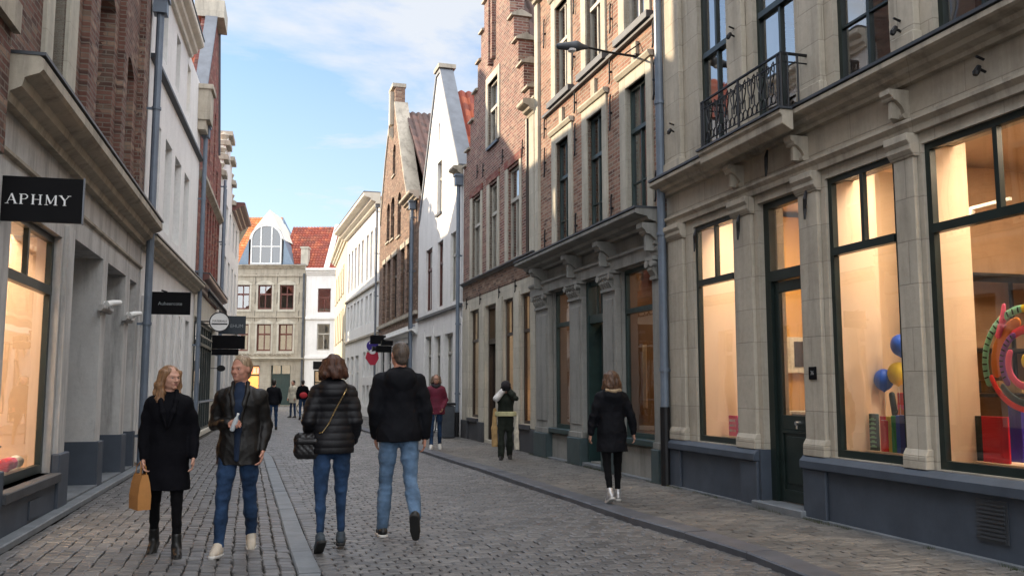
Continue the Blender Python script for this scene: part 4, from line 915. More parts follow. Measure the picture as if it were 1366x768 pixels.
def setts_mesh(name,fa,fb,mat,along_len,across,zt,y0,y1,cols=False,skew=.27,jit=.12,pa=.0,pb=.0,gap=.010,hv=.005):
    """individual setts between two curves; rows cross the street (cols=False) or run along it (cols=True)"""
    V=[];F=[]; rng=RNG
    def stone_(q,zz):
        n=len(V); cx=sum(p[0] for p in q)/4; cy=sum(p[1] for p in q)/4
        tilt=[rng.normal(0,.0018) for _ in range(4)]
        for p in q: V.append((p[0],p[1],zt-.045))
        for i,p in enumerate(q): V.append((p[0],p[1],zz-.007+tilt[i]))
        for i,p in enumerate(q): V.append((p[0]+(cx-p[0])*.20,p[1]+(cy-p[1])*.20,zz+tilt[i]))
        for i in range(4):
            j=(i+1)%4; F.append((n+i,n+j,n+4+j,n+4+i)); F.append((n+4+i,n+4+j,n+8+j,n+8+i))
        F.append((n+8,n+9,n+10,n+11))
    L=along_len if cols else across
    y=y0; r=0
    und=lambda x,y: .004*math.sin(x*2.1+y*.9)+.004*math.sin(y*1.3-x)+.002*math.sin(3.3*x+2.2*y)
    while y<y1:
        dl=(along_len if True else 0)*(1+rng.uniform(-.08,.08)) if not cols else along_len
        ya,yb=y,y+dl
        xa0,xb0=fa(ya)+pa,fb(ya)-pb; xa1,xb1=fa(yb)+pa,fb(yb)-pb
        w=xb0-xa0
        if w>.05:
            n=max(1,int(w/across)) if not cols else 20
            if cols:
                ed=np.arange(n+1)/n
            else:
                ed=(np.arange(n+1)+(.5 if r%2 else 0)+rng.uniform(-jit,jit,n+1))/n; ed=np.clip(ed,0,1); ed[0]=0; ed[-1]=1
            for i in range(n):
                a,b=ed[i],ed[i+1]
                if (b-a)*w<.03: continue
                off=((i%2)*.5+rng.uniform(-.03,.03))*along_len if cols else rng.uniform(-.004,.004)
                q=[]; jx=rng.uniform(-.008,.008)
                for (t,yy,xa,xb,sx,sy) in ((a,ya,xa0,xb0,1,1),(b,ya,xa0,xb0,-1,1),(b,yb,xa1,xb1,-1,-1),(a,yb,xa1,xb1,1,-1)):
                    x=(xa+(xb-xa)*t) if not cols else (fa(yy+off)+pa)*(1-t)+(fb(yy+off)-pb)*t+jx; Y=yy+skew*(x-xa)+off
                    q.append((x+sx*gap/2+rng.uniform(-.003,.003),Y+sy*gap/2+rng.uniform(-.003,.003)))
                stone_(q,zt+und(q[0][0],q[0][1])+rng.uniform(-hv,hv)*.6)
        y=yb; r+=1
    me=bpy.data.meshes.new(name); me.from_pydata(V,[],F); o=link(name,me,M[mat]); tag(o,kind='structure'); return o
m=MB(); m.box(-400,400,-300,700,-.5,-.06); tag(m.build('ground',M['dirt']),kind='structure')
def strip(name,fa,fb,z,mat,y0=-5,y1=69,pa=0,pb=0,zb=None,kind='structure'):
    m=MB(); ys=list(np.arange(y0,y1,.7))+[y1]
    for a,b in zip(ys,ys[1:]):
        m.quad((fa(a)+pa,a,z),(fb(a)+pb,a,z),(fb(b)+pb,b,z),(fa(b)+pa,b,z))
        if zb is not None: m.quad((fa(b)+pa,b,z),(fa(b)+pa,b,zb),(fa(a)+pa,a,zb),(fa(a)+pa,a,z))
    return tag(m.build(name,mat),kind=kind)
strip('road_bed',LW,K,-.026,M['joint'],pa=-.6,pb=.1)
strip('pavement_bed',K,RW,.028,M['joint'],pa=.1,pb=.6)
setts_mesh('road',S_,K,'road',.105,.14,.0,1.5,68,pa=.10,pb=.03,skew=.27)
setts_mesh('footway_left',LW,S_,'roadleft',.13,.105,.004,1.5,68,cols=True,pa=.0,pb=.09,skew=.0)
setts_mesh('pavement',K,RW,'clinker',.10,.19,.052,1.5,66,pa=.26,pb=-.12,skew=.25,gap=.009)
def kerbs(name,f,w,z,zb,mat,y0,y1,step,inset=0):
    m=MB(); y=y0
    while y<y1:
        g=.006; a,b=y+g,y+step-g; c=.012; dx=(f(b)-f(a)); dy=b-a; L=math.hypot(dx,dy); nx,ny=dy/L,-dx/L
        P=[(f(a)+inset,a),(f(b)+inset,b)]; Q=[(p[0]+nx*w,p[1]+ny*w) for p in P]
        zz=z+random.uniform(-.003,.003)
        p0,p1=P; q0,q1=Q
        i0=(p0[0]+nx*c,p0[1]+ny*c); i1=(p1[0]+nx*c,p1[1]+ny*c)
        m.add([(p0[0],p0[1],zb),(p1[0],p1[1],zb),(p1[0],p1[1],zz-c),(p0[0],p0[1],zz-c),(i1[0],i1[1],zz),(i0[0],i0[1],zz),(q1[0],q1[1],zz),(q0[0],q0[1],zz),(q1[0],q1[1],zb),(q0[0],q0[1],zb)],
              [(0,1,2,3)[::-1],(3,2,4,5)[::-1],(5,4,6,7)[::-1],(7,6,8,9)[::-1],(0,3,5,7,9),(1,8,6,4,2)])
        y+=step
    return tag(m.build(name,mat),kind='structure')
kerbs('kerb',K,.25,.062,-.02,M['kerbstone'],1.5,68,1.0)
kerbs('gutter',S_,.17,.004,-.03,M['bluestone'],1.5,66,.9,inset=-.085)
# ================================================================== SDF MODELLER
def surface_nets(V,org,h):
    ins=V<0
    nx,ny,nz=V.shape
    c=np.zeros((nx-1,ny-1,nz-1),np.int8)
    for i in (0,1):
        for j in (0,1):
            for k in (0,1): c+=ins[i:nx-1+i,j:ny-1+j,k:nz-1+k]
    act=(c>0)&(c<8); I=np.argwhere(act); idx=-np.ones(act.shape,np.int64); idx[act]=np.arange(len(I))
    P=np.zeros((len(I),3)); cnt=np.zeros(len(I))
    i,j,k=I.T
    for ax in range(3):
        o=[a for a in range(3) if a!=ax]
        for u in (0,1):
            for v in (0,1):
                d=np.zeros(3,int); d[o[0]]=u; d[o[1]]=v; e=d.copy(); e[ax]=1
                a=V[i+d[0],j+d[1],k+d[2]]; b=V[i+e[0],j+e[1],k+e[2]]
                m=(a<0)!=(b<0); t=np.where(m,a/(a-b+1e-12),0)
                q=np.tile(d.astype(float),(len(I),1)); q[:,ax]+=t
                P[m]+=q[m]; cnt[m]+=1
    P=P/np.maximum(cnt,1)[:,None]+I; P=org+P*h
    F=[]
    for ax in range(3):
        a=np.take(V,range(V.shape[ax]-1),ax)<0; b=np.take(V,range(1,V.shape[ax]),ax)<0
        E=np.argwhere(a!=b); o=[(ax+1)%3,(ax+2)%3]
        ok=(E[:,o[0]]>0)&(E[:,o[1]]>0)&(E[:,o[0]]<V.shape[o[0]]-1)&(E[:,o[1]]<V.shape[o[1]]-1); E=E[ok]
        s=a[tuple(E.T)]
        def cell(du,dv):
            q=E.copy(); q[:,o[0]]-=du; q[:,o[1]]-=dv; return idx[tuple(q.T)]
        q=np.stack([cell(1,1),cell(0,1),cell(0,0),cell(1,0)],1); q[~s]=q[~s][:,::-1]; F.append(q)
    F=np.concatenate(F); F=F[(F>=0).all(1)]
    return P,F
def rotm(ax,deg):
    return np.array(Matrix.Rotation(R(deg),3,ax))
class Body:
    """list of blended primitives -> one smooth closed mesh"""
    def __init__(s): s.p=[]
    def cone(s,a,b,ra,rb,k=.02,flat=None,sub=False): s.p.append(('c',np.array(a,float),np.array(b,float),ra,rb,k,flat,sub)); return s
    def ell(s,c,r,M_=None,k=.02,sub=False): s.p.append(('e',np.array(c,float),np.array(r,float),M_,0,k,None,sub)); return s
    def cut(s,pt,n,k=.003): s.p.append(('h',np.array(pt,float),np.array(n,float)/np.linalg.norm(n),0,0,k,None,True)); return s
    def chain(s,pts,rs,k=.02,flat=None):
        for a,b,ra,rb in zip(pts,pts[1:],rs,rs[1:]): s.cone(a,b,ra,rb,k,flat)
        return s
    def mesh(s,h):
        lo=np.full(3,1e9); hi=-lo
        for t,a,b,ra,rb,k,fl,sub in s.p:
            if sub: continue
            if t=='c': r=max(ra,rb); lo=np.minimum(lo,np.minimum(a,b)-r); hi=np.maximum(hi,np.maximum(a,b)+r)
            elif t=='e': r=max(b); lo=np.minimum(lo,a-r); hi=np.maximum(hi,a+r)
        lo-=3*h+.02; hi+=3*h+.02; n=np.ceil((hi-lo)/h).astype(int)+1
        V=np.full(n,.3,np.float32)
        for t,a,b,ra,rb,k,fl,sub in s.p:
            if t=='h':
                ax=[lo[i]+h*np.arange(n[i]) for i in range(3)]
                d=-((ax[0]-a[0])*b[0])[:,None,None]-((ax[1]-a[1])*b[1])[None,:,None]-((ax[2]-a[2])*b[2])[None,None,:]
                V=np.maximum(V,-d).astype(np.float32); continue
            if t=='c': r=max(ra,rb); l=np.minimum(a,b)-r; u=np.maximum(a,b)+r
            else: r=max(b); l=a-r; u=a+r
            mg=k*1.5+2*h+.01; i0=np.maximum(((l-mg-lo)/h).astype(int),0); i1=np.minimum(((u+mg-lo)/h).astype(int)+2,n)
            sl=tuple(slice(p,q) for p,q in zip(i0,i1))
            X=(lo[0]+h*np.arange(i0[0],i1[0]))[:,None,None]; Y=(lo[1]+h*np.arange(i0[1],i1[1]))[None,:,None]; Z=(lo[2]+h*np.arange(i0[2],i1[2]))[None,None,:]
            if t=='c':
                fy=fl or 1.0
                ba=b-a; cx,cy,cz=X-a[0],(Y-a[1]),Z-a[2]
                ll=max(ba@ba,1e-9); tt=np.clip((cx*ba[0]+cy*ba[1]+cz*ba[2])/ll,0,1)
                d=np.sqrt((cx-ba[0]*tt)**2+((cy-ba[1]*tt)/fy)**2+(cz-ba[2]*tt)**2)-(ra+(rb-ra)*tt)
                if fy<1: d=d*(.5+.5*fy)
            else:
                Q=[X-a[0],Y-a[1],Z-a[2]]
                if ra is not None and not np.isscalar(ra): Q=[sum(ra[j][i]*Q[j] for j in range(3)) for i in range(3)]
                g=np.sqrt(sum((Q[i]/b[i])**2 for i in range(3))); g2=np.sqrt(sum((Q[i]/b[i]**2)**2 for i in range(3)))+1e-9
                d=g*(g-1)/g2
            W_=V[sl]
            if sub:
                d=-d; hh=np.clip(.5-.5*(d-W_)/k*-1,0,1) if False else None
                x=np.maximum(k-np.abs(W_-d),0)/k; V[sl]=np.maximum(W_,d)+x*x*k*.25
            else:
                x=np.maximum(k-np.abs(W_-d),0)/k; V[sl]=np.minimum(W_,d)-x*x*k*.25
        return surface_nets(V,lo,h)
    def build(s,name,mat,parent,h=.008,disp=None):
        P,F=s.mesh(h)
        me=bpy.data.meshes.new(name); me.vertices.add(len(P)); me.vertices.foreach_set('co',P.astype(np.float32).ravel())
        me.loops.add(len(F)*4); me.loops.foreach_set('vertex_index',F.astype(np.int32).ravel())
        me.polygons.add(len(F)); me.polygons.foreach_set('loop_start',np.arange(len(F),dtype=np.int32)*4); me.polygons.foreach_set('loop_total',np.full(len(F),4,np.int32))
        me.update(calc_edges=True); me.validate()
        if disp:
            nn=np.zeros(len(me.vertices)*3,np.float32); me.vertex_normals.foreach_get('vector',nn); nn=nn.reshape(-1,3)
            P2=P+nn*disp(P)[:,None]; me.vertices.foreach_set('co',P2.astype(np.float32).ravel()); me.update()
        return link(name,me,M[mat],parent,smooth=True)
def folds(seed,amp,f=(9,9,9),n=7,warp=.35):
    r=np.random.default_rng(seed); D=r.normal(size=(n,3)); D/=np.linalg.norm(D,axis=1)[:,None]; ph=r.uniform(0,6.28,n); sc_=r.uniform(.6,2.2,n)
    f=np.array(f,float)
    def g(P):
        q=P*f; w=np.sin(q[:,[1,2,0]]*.9+seed)*warp*1.5; q=q+w; o=np.zeros(len(P))
        for i in range(n): o+=(1-np.abs(np.sin(q@D[i]*sc_[i]+ph[i])))**1.6/sc_[i]
        return (o/n-.35)*amp*2
    return g
def quilt(step,amp,base):
    return lambda P: amp*(np.abs(np.sin(P[:,2]*math.pi/step))**.55-.6)+base(P)
M['redbag']=plain('red_bag_cloth',(.45,.02,.03),.6,var=.2)
def skinmat(name,c):
    m,nt,b,o=newmat(name); v=coords(nt)
    n=noise(nt,v,30,3); col=mix(nt,ramp(nt,n,.3,.7),[c[0]*.88,c[1]*.8,c[2]*.78],c); nt.links.new(col,b.inputs['Base Color'])
    b.inputs['Roughness'].default_value=.6; b.inputs['Specular IOR Level'].default_value=.3; b.inputs['Subsurface Weight'].default_value=.06; b.inputs['Subsurface Radius'].default_value=(.02,.008,.004); b.inputs['Subsurface Scale'].default_value=.5
    bump(nt,noise(nt,v,180,2),.15,.002,b); return m
M['skin']=skinmat('skin_fair',(.52,.30,.22)); M['skin_rosy']=skinmat('skin_rosy',(.48,.25,.18))
def cloth(name,c,rough=.85,var=.3,weave=260,bs=.25,sheen=.03,spec=.3,metal=0):
    m,nt,b,o=newmat(name); v=coords(nt); col=mix(nt,ramp(nt,noise(nt,v,5,5,.65),.35,.7),[x*(1-var) for x in c],[min(1,x*(1+var)) for x in c])
    nt.links.new(col,b.inputs['Base Color']); b.inputs['Roughness'].default_value=rough; b.inputs['Specular IOR Level'].default_value=spec
    b.inputs['Sheen Weight'].default_value=sheen; b.inputs['Sheen Roughness'].default_value=.5
    n1=noise(nt,v,weave,2); n2=noise(nt,v,22,4,.6); a=N(nt,'Math',operation='MULTIPLY_ADD',ins={0:n2,1:2.0,2:n1})
    bump(nt,a.outputs[0],bs,.004,b); return m
def hairmat(name,a,b_):
    m,nt,b,o=newmat(name); v=coords(nt)
    n=noise(nt,scaled(nt,v,(90,90,9)),1.0,5,.6); n2=noise(nt,v,9,3)
    col=mix(nt,ramp(nt,n,.32,.68),a,b_); col=mix(nt,ramp(nt,n2,.4,.7),col,mix(nt,1.0,col,(.7,.65,.6),'MULTIPLY'))
    nt.links.new(col,b.inputs['Base Color']); b.inputs['Roughness'].default_value=.42; b.inputs['Specular IOR Level'].default_value=.35
    bump(nt,n,.9,.006,b); return m
M['wool_black']=cloth('black_wool',(.005,.005,.007),spec=.08,sheen=.0); M['nylon_black']=cloth('black_nylon',(.005,.005,.007),.5,spec=.3,sheen=.0,bs=.3)
M['parka_black']=cloth('black_parka_cotton',(.006,.0065,.009),.75,spec=.12,sheen=.0); M['leather']=cloth('dark_brown_waxed_leather',(.008,.007,.0065),.5,weave=90,spec=.3,sheen=0,bs=.4)
M['jeans_blue']=cloth('blue_denim',(.022,.048,.105),.85,var=.6,spec=.15); M['jeans_light']=cloth('faded_blue_denim',(.10,.165,.26),.85,var=.45,spec=.15); M['jeans_dark']=cloth('dark_denim',(.02,.045,.10),.85)
M['tights']=cloth('black_leggings',(.004,.004,.005),.8,spec=.1); M['burgundy']=cloth('burgundy_jacket_cloth',(.13,.015,.035),.7); M['sweater_blue']=cloth('blue_sweater_knit',(.010,.020,.045),.9)
M['scarf_dark']=cloth('dark_scarf',(.02,.018,.022)); M['hat_white']=cloth('white_knit',(.66,.64,.62),.9); M['plaid_yellow']=cloth('yellow_knit',(.62,.58,.33),.9); M['tan_cloth']=cloth('tan_cloth',(.42,.27,.12),.85); M['cream_cloth']=cloth('cream_cloth',(.62,.57,.46),.85)
M['olive_black']=cloth('black_green_cloth',(.015,.02,.014),.85)
M['shoe_black']=plain('black_shoe_leather',(.012,.012,.012),.4,var=.3,bmp=.1); M['sole_white']=plain('white_rubber_sole',(.62,.61,.58),.6,var=.15,bmp=.05); M['sole_dark']=plain('dark_rubber_sole',(.02,.02,.02),.7,var=.2,bmp=.05)
M['shoe_beige']=cloth('beige_sneaker',(.50,.44,.36),.7); M['shoe_grey']=cloth('blue_grey_sneaker',(.045,.06,.075),.7); M['shoe_silver']=plain('silver_sneaker',(.5,.5,.5),.3,metal=.5,var=.5,sc_=25,bmp=.1)
M['hair_blond']=hairmat('reddish_blond_hair',(.13,.062,.030),(.36,.21,.11)); M['hair_sandy']=hairmat('sandy_grey_hair',(.16,.105,.065),(.38,.28,.18)); M['hair_auburn']=hairmat('auburn_hair',(.035,.014,.009),(.10,.042,.024))
M['hair_greybrown']=hairmat('greying_brown_hair',(.045,.034,.028),(.15,.12,.10)); M['hair_brown']=hairmat('brown_hair',(.045,.022,.013),(.13,.07,.04)); M['hair_ash']=hairmat('ash_brown_hair',(.10,.07,.05),(.25,.18,.13)); M['hair_dark']=hairmat('dark_hair',(.01,.008,.007),(.03,.02,.016))
M['lip']=plain('lips',(.36,.16,.13),.45,var=.1,bmp=0); M['eyewhite']=plain('eye_white',(.40,.36,.34),.3,var=.02,bmp=0); M['iris']=plain('iris',(.02,.025,.03),.15,var=.1,bmp=0); M['fur']=cloth('fur_trim',(.30,.22,.14),.95,bs=.8)
M['bag_brown']=plain('kraft_paper',(.42,.19,.055),.75,var=.15,sc_=9,bmp=.15); M['bag_black']=plain('black_leather_bag',(.012,.011,.012),.35,var=.3,bmp=.3,spec=.5); M['gold']=plain('gold_chain',(.75,.58,.30),.25,metal=1,var=.1,bmp=0)
M['bottle']=plain('clear_plastic_bottle',(.55,.6,.63),.1,var=.1,bmp=0,spec=.8); M['glasses']=plain('spectacle_frame',(.02,.02,.02),.3,var=.1,bmp=0)
# ================================================================== PEOPLE
def nrm(v): v=np.array(v,float); return v/np.linalg.norm(v)
def bend(d,ax,deg): return np.array(Matrix.Rotation(R(deg),3,Vector(ax))@Vector(d))
class Person:
    """figure faces +y, its right hand is at +x; joints by forward kinematics"""
    def __init__(s,label,x,y,rz,H,legs,arms,z=0,female=False,skin='skin',lean=0,yaw=0,pitch=0,tilt=0,res=1.0,width=1.0,group=None,twist=0):
        s.e=empty('person',(x,y,z),R(rz),label,'person',group); k=s.k=H/1.75; s.res=res; s.f=female; s.skin=skin
        sw=(.146 if female else .170)*k*width; hw=.088*k; s.sw=sw
        s.J={}; J=s.J
        pel=np.array([0,0,.93*k]); s.leg={}
        for sd,(th,kn,ft,*ab) in zip((1,-1),legs):
            ab=ab[0] if ab else 0
            hip=pel+np.array([sd*hw,0,0]); a=R(th); d=np.array([sd*math.sin(R(ab)),math.sin(a),-math.cos(a)]); d=nrm(d)
            kne=hip+d*.435*k; b=R(th-kn); d2=nrm([sd*math.sin(R(ab)),math.sin(b),-math.cos(b)]); ank=kne+d2*.42*k
            fd=np.array([sd*.12,math.cos(R(ft)),math.sin(R(ft))]); fd=nrm(fd); s.leg[sd]=[hip,kne,ank,fd]
        # drop so the lowest sole meets the ground
        def low(sd):
            hip,kne,ank,fd=s.leg[sd]; up=nrm(np.cross(np.cross(fd,[0,0,1]),fd)); 
            return min((ank-up*.085*k-fd*.05*k)[2],(ank-up*.085*k+fd*.14*k)[2])
        dz=min(low(1),low(-1))
        off=np.array([0,0,-dz])
        for sd in (1,-1):
            for i in range(3): s.leg[sd][i]=s.leg[sd][i]+off
        s.pel=pel+off; L=R(lean); up=np.array([0,math.sin(L),math.cos(L)]); s.up=up
        s.waist=s.pel+up*.16*k; s.chest=s.pel+up*.36*k; s.neck=s.pel+up*.545*k; tw=R(twist); s.sx=np.array([math.cos(tw),math.sin(tw),0])
        s.head=s.neck+up*.155*k+np.array([0,.012,0])*k
        s.arm={}
        for sd,(ud,fd,pn,curl) in zip((1,-1),arms):
            sh=s.pel+up*.475*k+s.sx*sd*sw
            if isinstance(fd,str):
                T=s.head+np.array(ud)*k; dv=T-sh; D=min(np.linalg.norm(dv),.53*k); dn=nrm(dv); a_=(.285**2-.25**2+(D/k)**2)/(2*D/k)*k; hh=math.sqrt(max(1e-6,(.285*k)**2-a_**2)); pole=np.array([sd*.6,.1,-.8]); pole=nrm(pole-dn*np.dot(pole,dn)); el=sh+dn*a_+pole*hh; wr=sh+dn*D; f=nrm(wr-el)
                s.arm[sd]=[sh,el,wr,f,nrm([sd*pn[0],pn[1],pn[2]]),curl]; continue
            u=nrm([sd*ud[0],ud[1],ud[2]]); f=nrm([sd*fd[0],fd[1],fd[2]])
            el=sh+u*.285*k; wr=el+f*.25*k; s.arm[sd]=[sh,el,wr,f,nrm([sd*pn[0],pn[1],pn[2]]),curl]
        Rm=Matrix.Rotation(R(yaw),3,'Z')@Matrix.Rotation(R(pitch),3,'X')@Matrix.Rotation(R(tilt),3,'Y'); s.Rh=np.array(Rm)
    def h(s,p): return s.head+s.Rh@(np.array(p,float)*s.k*.97)
    def body(s):
        k=s.k; B=Body(); f=s.f; h=s.h
        B.ell(h((0,-.012,.032)),np.array([.074,.094,.086])*k,s.Rh,.02)
        B.cone(h((0,.028,-.012)),h((0,.046,-.070)),.066*k,.042*k if not f else .037*k,.02)
        B.cone(h((-.028,.03,-.062)),h((.028,.03,-.062)),.036*k,.036*k,.02)
        B.ell(h((0,.078,-.092)),np.array([.022,.018,.016])*k,s.Rh,.015)
        for x in (-1,1):
            B.ell(h((x*.036,.058,-.028)),np.array([.028,.026,.024])*k,s.Rh,.02)
            B.ell(h((x*.077,-.004,-.006)),np.array([.010,.020,.031])*k,s.Rh,.008)
            B.cone(h((x*.012,.088,.018)),h((x*.045,.070,.02)),.011*k,.009*k,.015)
        B.cone(h((0,.090,.008)),h((0,.112,-.028)),.0095*k,.0125*k,.012)
        for x in (-1,1): B.ell(h((x*.012,.098,-.033)),np.array([.009,.011,.008])*k,s.Rh,.006)
        B.cone(h((-.016,.083,-.060)),h((.016,.083,-.060)),.013*k,.013*k,.012)
        for x in (-1,1): B.ell(h((x*.031,.098,.0)),np.array([.016,.013,.009])*k,s.Rh,.014,sub=True)
        B.cone(h((-.016,.099,-.0605)),h((.016,.099,-.0605)),.0028*k,.0028*k,.004,sub=True)
        B.cone(h((0,-.012,-.06)),s.neck-s.up*.03*k,.052*k if not f else .045*k,.06*k if not f else .05*k,.03)
        B.chain([s.neck-s.up*.05*k,s.chest,s.waist,s.pel],[.08*k,.10*k,.09*k,.10*k],.05,.72)
        for sd in (1,-1):
            sh,el,wr,fd,pn,curl=s.arm[sd]; B.chain([sh-s.sx*sd*.05*k-s.up*.01,sh-s.up*.03*k],[.05*k,.05*k],.04)
            B.chain([sh-s.up*.03*k,el],[.048*k,.036*k],.03); B.chain([el,wr],[.036*k,.024*k],.015)
            s.hand(B,wr,fd,pn,curl,sd)
            hip,kne,ank,ft=s.leg[sd]; B.chain([hip,kne],[.060*k,.038*k],.03); B.chain([kne,kne*.6+ank*.4,ank],[.037*k,.033*k,.023*k],.02)
            B.cone(ank,ank+ft*.08*k-s.lup(ft)*.04*k,.034*k,.026*k,.02); B.cone(ank-s.lup(ft)*.04*k,ank+ft*.13*k-s.lup(ft)*.06*k,.03*k,.02*k,.02)
        o=B.build('body',s.skin,s.e,h=.006*s.res)
        return o
    def lup(s,fd): return nrm(np.cross(np.cross(fd,[0,0,1]),fd))
    def hand(s,B,wr,d,n,curl,sd):
        k=s.k*(.92 if s.f else 1.0); n=nrm(n-d*np.dot(n,d)); side=np.cross(d,n)   # side: across the palm
        th=side*(1 if np.dot(np.cross(d,n),s.thumbdir(sd,d,n))>0 else -1)
        pc=wr+d*.05*k
        for q in (-1,-.33,.33,1): B.cone(wr+d*.012*k+side*q*.014*k,wr+d*.085*k+side*q*.030*k,.0145*k,.0125*k,.010)
        for i,(q,L) in enumerate(((1,.068),(.36,.078),(-.30,.073),(-.95,.058))):
            base=wr+d*.088*k+th*q*.029*k; dd=d; p=base
            for j,fr in enumerate((.46,.32,.22)):
                dd=nrm(bend(dd,np.cross(dd,n),curl*(1+.12*i)*(1.0 if j else .7))) ; p2=p+dd*L*fr*k; B.cone(p,p2,(.0088-.0009*j)*k,(.0082-.0009*j)*k,.0035); p=p2
        t0=wr+d*.03*k+th*.026*k; td=nrm(d*.75+th*.7+n*.25); t1=t0+td*.038*k; td2=nrm(td*.8+d*.4+n*curl/90*.7-th*curl/120); B.cone(t0-td*.01,t1,.0125*k,.0105*k,.008); B.cone(t1,t1+td2*.032*k,.0102*k,.0085*k,.004)
    def thumbdir(s,sd,d,n):   # thumb side: forward/inward for a hanging hand
        v=np.array([-sd*.35,1.0,.25]); return v
    def eyes(s):
        k=s.k; m=MB()
        for x in (-1,1):
            e=Body().ell(s.h((x*.031,.0775,.0005)),np.array([.0118,.0105,.0065])*k,s.Rh).build('eye','eyewhite',s.e,h=.003)
            Body().ell(s.h((x*.031,.0855,.0005)),np.array([.0056,.0036,.0056])*k,s.Rh).build('iris','iris',e,h=.0018)
            Body().cone(s.h((x*.016,.094,.022)),s.h((x*.047,.080,.024)),.0042*k,.003*k).build('eyebrow',s.hair,s.e,h=.003)
        Body().cone(s.h((-.017,.0925,-.0565)),s.h((.017,.0925,-.0565)),.0048*k,.0048*k,.004).cone(s.h((-.012,.0925,-.066)),s.h((.012,.0925,-.066)),.0058*k,.0058*k,.004).cone(s.h((-.016,.098,-.0607)),s.h((.016,.098,-.0607)),.0018*k,.0018*k,.002,sub=True).build('mouth','lip',s.e,h=.0028)
    def trousers(s,mat,r=1.0,cuff=.05,seed=1,flare=1.0,bottom=None):
        k=s.k; B=Body(); B.cone(s.pel+s.up*.07*k,s.pel-s.up*.0*k,.112*k,.122*k,.03,.8)
        for sd in (1,-1):
            hip,kne,ank,ft=s.leg[sd]; end=ank+nrm(ank-kne)*(.045-cuff)*k
            B.chain([hip+np.array([0,0,.0]),hip*.45+kne*.55,kne],[.095*k*r,.079*k*r,.062*k*r],.03); B.chain([kne,kne*.55+end*.45,end],[.062*k*r,.060*k*r*flare,.050*k*r*flare],.02)
            B.ell(hip+np.array([0,-.045,.01])*k,np.array([.080,.068,.085])*k*min(1,r+.05),None,.03)
        def d(P,f1=folds(seed,.013*(1 if r>.97 else .45),(10,10,26)),f2=folds(seed+9,.006*(1 if r>.97 else .4),(26,26,40))): return f1(P)+f2(P)
        return B.build('trousers',mat,s.e,h=.008*s.res,disp=d)
    def shoes(s,mat,sole,high=0,sz=1.0,sole2=None):
        k=s.k*sz
        for sd in (1,-1):
            hip,kne,ank,fd=s.leg[sd]; up=s.lup(fd); a=ank-up*.045*k
            B=Body(); B.cone(a-fd*.035*k,a+fd*.10*k-up*.012*k,.037*k,.036*k,.02).cone(a+fd*.10*k-up*.012*k,a+fd*.165*k-up*.018*k,.036*k,.028*k,.02); B.cone(ank-fd*.008*k,a,.040*k,.042*k,.02); B.cone(ank+fd*.01*k,a+fd*.09*k,.036*k,.034*k,.02)
            if high: B.cone(ank+nrm(kne-ank)*high*k,ank,.045*k,.043*k,.02)
            B.cut(a-up*.036*k,-up)
            o=B.build('shoe',mat,s.e,h=.006*s.res)
            S=Body(); S.cone(a-fd*.038*k-up*.03*k,a+fd*.10*k-up*.032*k,.043*k,.043*k,.01).cone(a+fd*.10*k-up*.032*k,a+fd*.172*k-up*.03*k,.043*k,.033*k,.01); S.cut(a-up*.050*k*1.0,-up); S.cut(a-up*.022*k,up); 
            # Body.cut keeps the side opposite n
            S.build('sole',sole2 if (sole2 and sd==1) else sole,o,h=.006*s.res)
    def coat(s,mat,hem=.1,w=1.0,sleeve=1.0,seed=3,collar=True,q=None,flare=0,amp=1.0,name='coat',open_=False,hood=None,armr=1.0):
        """hem: metres below the pelvis joint"""
        k=s.k; B=Body(); up=s.up; wm=w; f=s.f
        B.cone(s.neck-up*.085*k-s.sx*s.sw*.5,s.neck-up*.085*k+s.sx*s.sw*.5,.078*k*wm,.078*k*wm,.05)
        for sd in (1,-1): B.cone(s.neck-up*.035*k+s.sx*sd*.03*k,s.arm[sd][0]-up*.03*k-s.sx*sd*.02*k,.06*k*wm,.055*k*wm,.04)
        B.cone(s.chest+up*.04*k-s.sx*.055*k,s.chest+up*.04*k+s.sx*.055*k,.128*k*wm,.128*k*wm,.06,.88)
        B.chain([s.chest-s.sx*.04*k,s.waist-s.sx*.04*k],[.125*k*wm,.118*k*wm],.05,.86); B.chain([s.chest+s.sx*.04*k,s.waist+s.sx*.04*k],[.125*k*wm,.118*k*wm],.05,.86)
        low=s.pel-np.array([0,0,1])*(hem+.1)*k; r2=(.135+flare)*k*wm
        for sg in (-1,1): B.chain([s.waist+s.sx*sg*.04*k,s.pel+s.sx*sg*.045*k,low+s.sx*sg*.05*k],[.118*k*wm,.135*k*wm,r2],.05,.86)
        B.cut(s.pel-np.array([0,0,1])*hem*k,(0,0,-1)); 
        o_p=list(B.p); A=Body(); A.p=o_p
        for sd in (1,-1):
            sh,el,wr,fd,pn,curl=s.arm[sd]
            A.chain([sh-s.sx*sd*.03*k-up*.02*k,sh-up*.02*k,sh*.5+el*.5,el],[.062*k*wm,.064*k*wm,.060*k*wm*armr,.055*k*wm*armr],.03)
            A.chain([el,el*.5+wr*.5,wr-fd*.01*k*1.0],[.055*k*wm*armr,.051*k*wm*armr,.041*k*wm*armr],.012)
            A.p.append(('hs',)) if 0 else None
        if collar: A.cone(s.neck-up*.02*k,s.neck+up*.025*k,.072*k,.066*k,.02)
        if hood:   # hood lying on the back
            A.cone(s.neck-up*.03*k+np.array([-.07,-.075,0])*k,s.neck-up*.03*k+np.array([.07,-.075,0])*k,.052*k*hood,.052*k*hood,.04)
            A.ell(s.neck-up*.075*k+np.array([0,-.115,0])*k,np.array([.115,.055,.085])*k*hood,None,.035)
            for x in (-1,1): A.cone(s.neck+np.array([x*.075,-.05,.0])*k,s.neck+np.array([x*.07,.045,-.02])*k,.035*k*hood,.028*k*hood,.03)
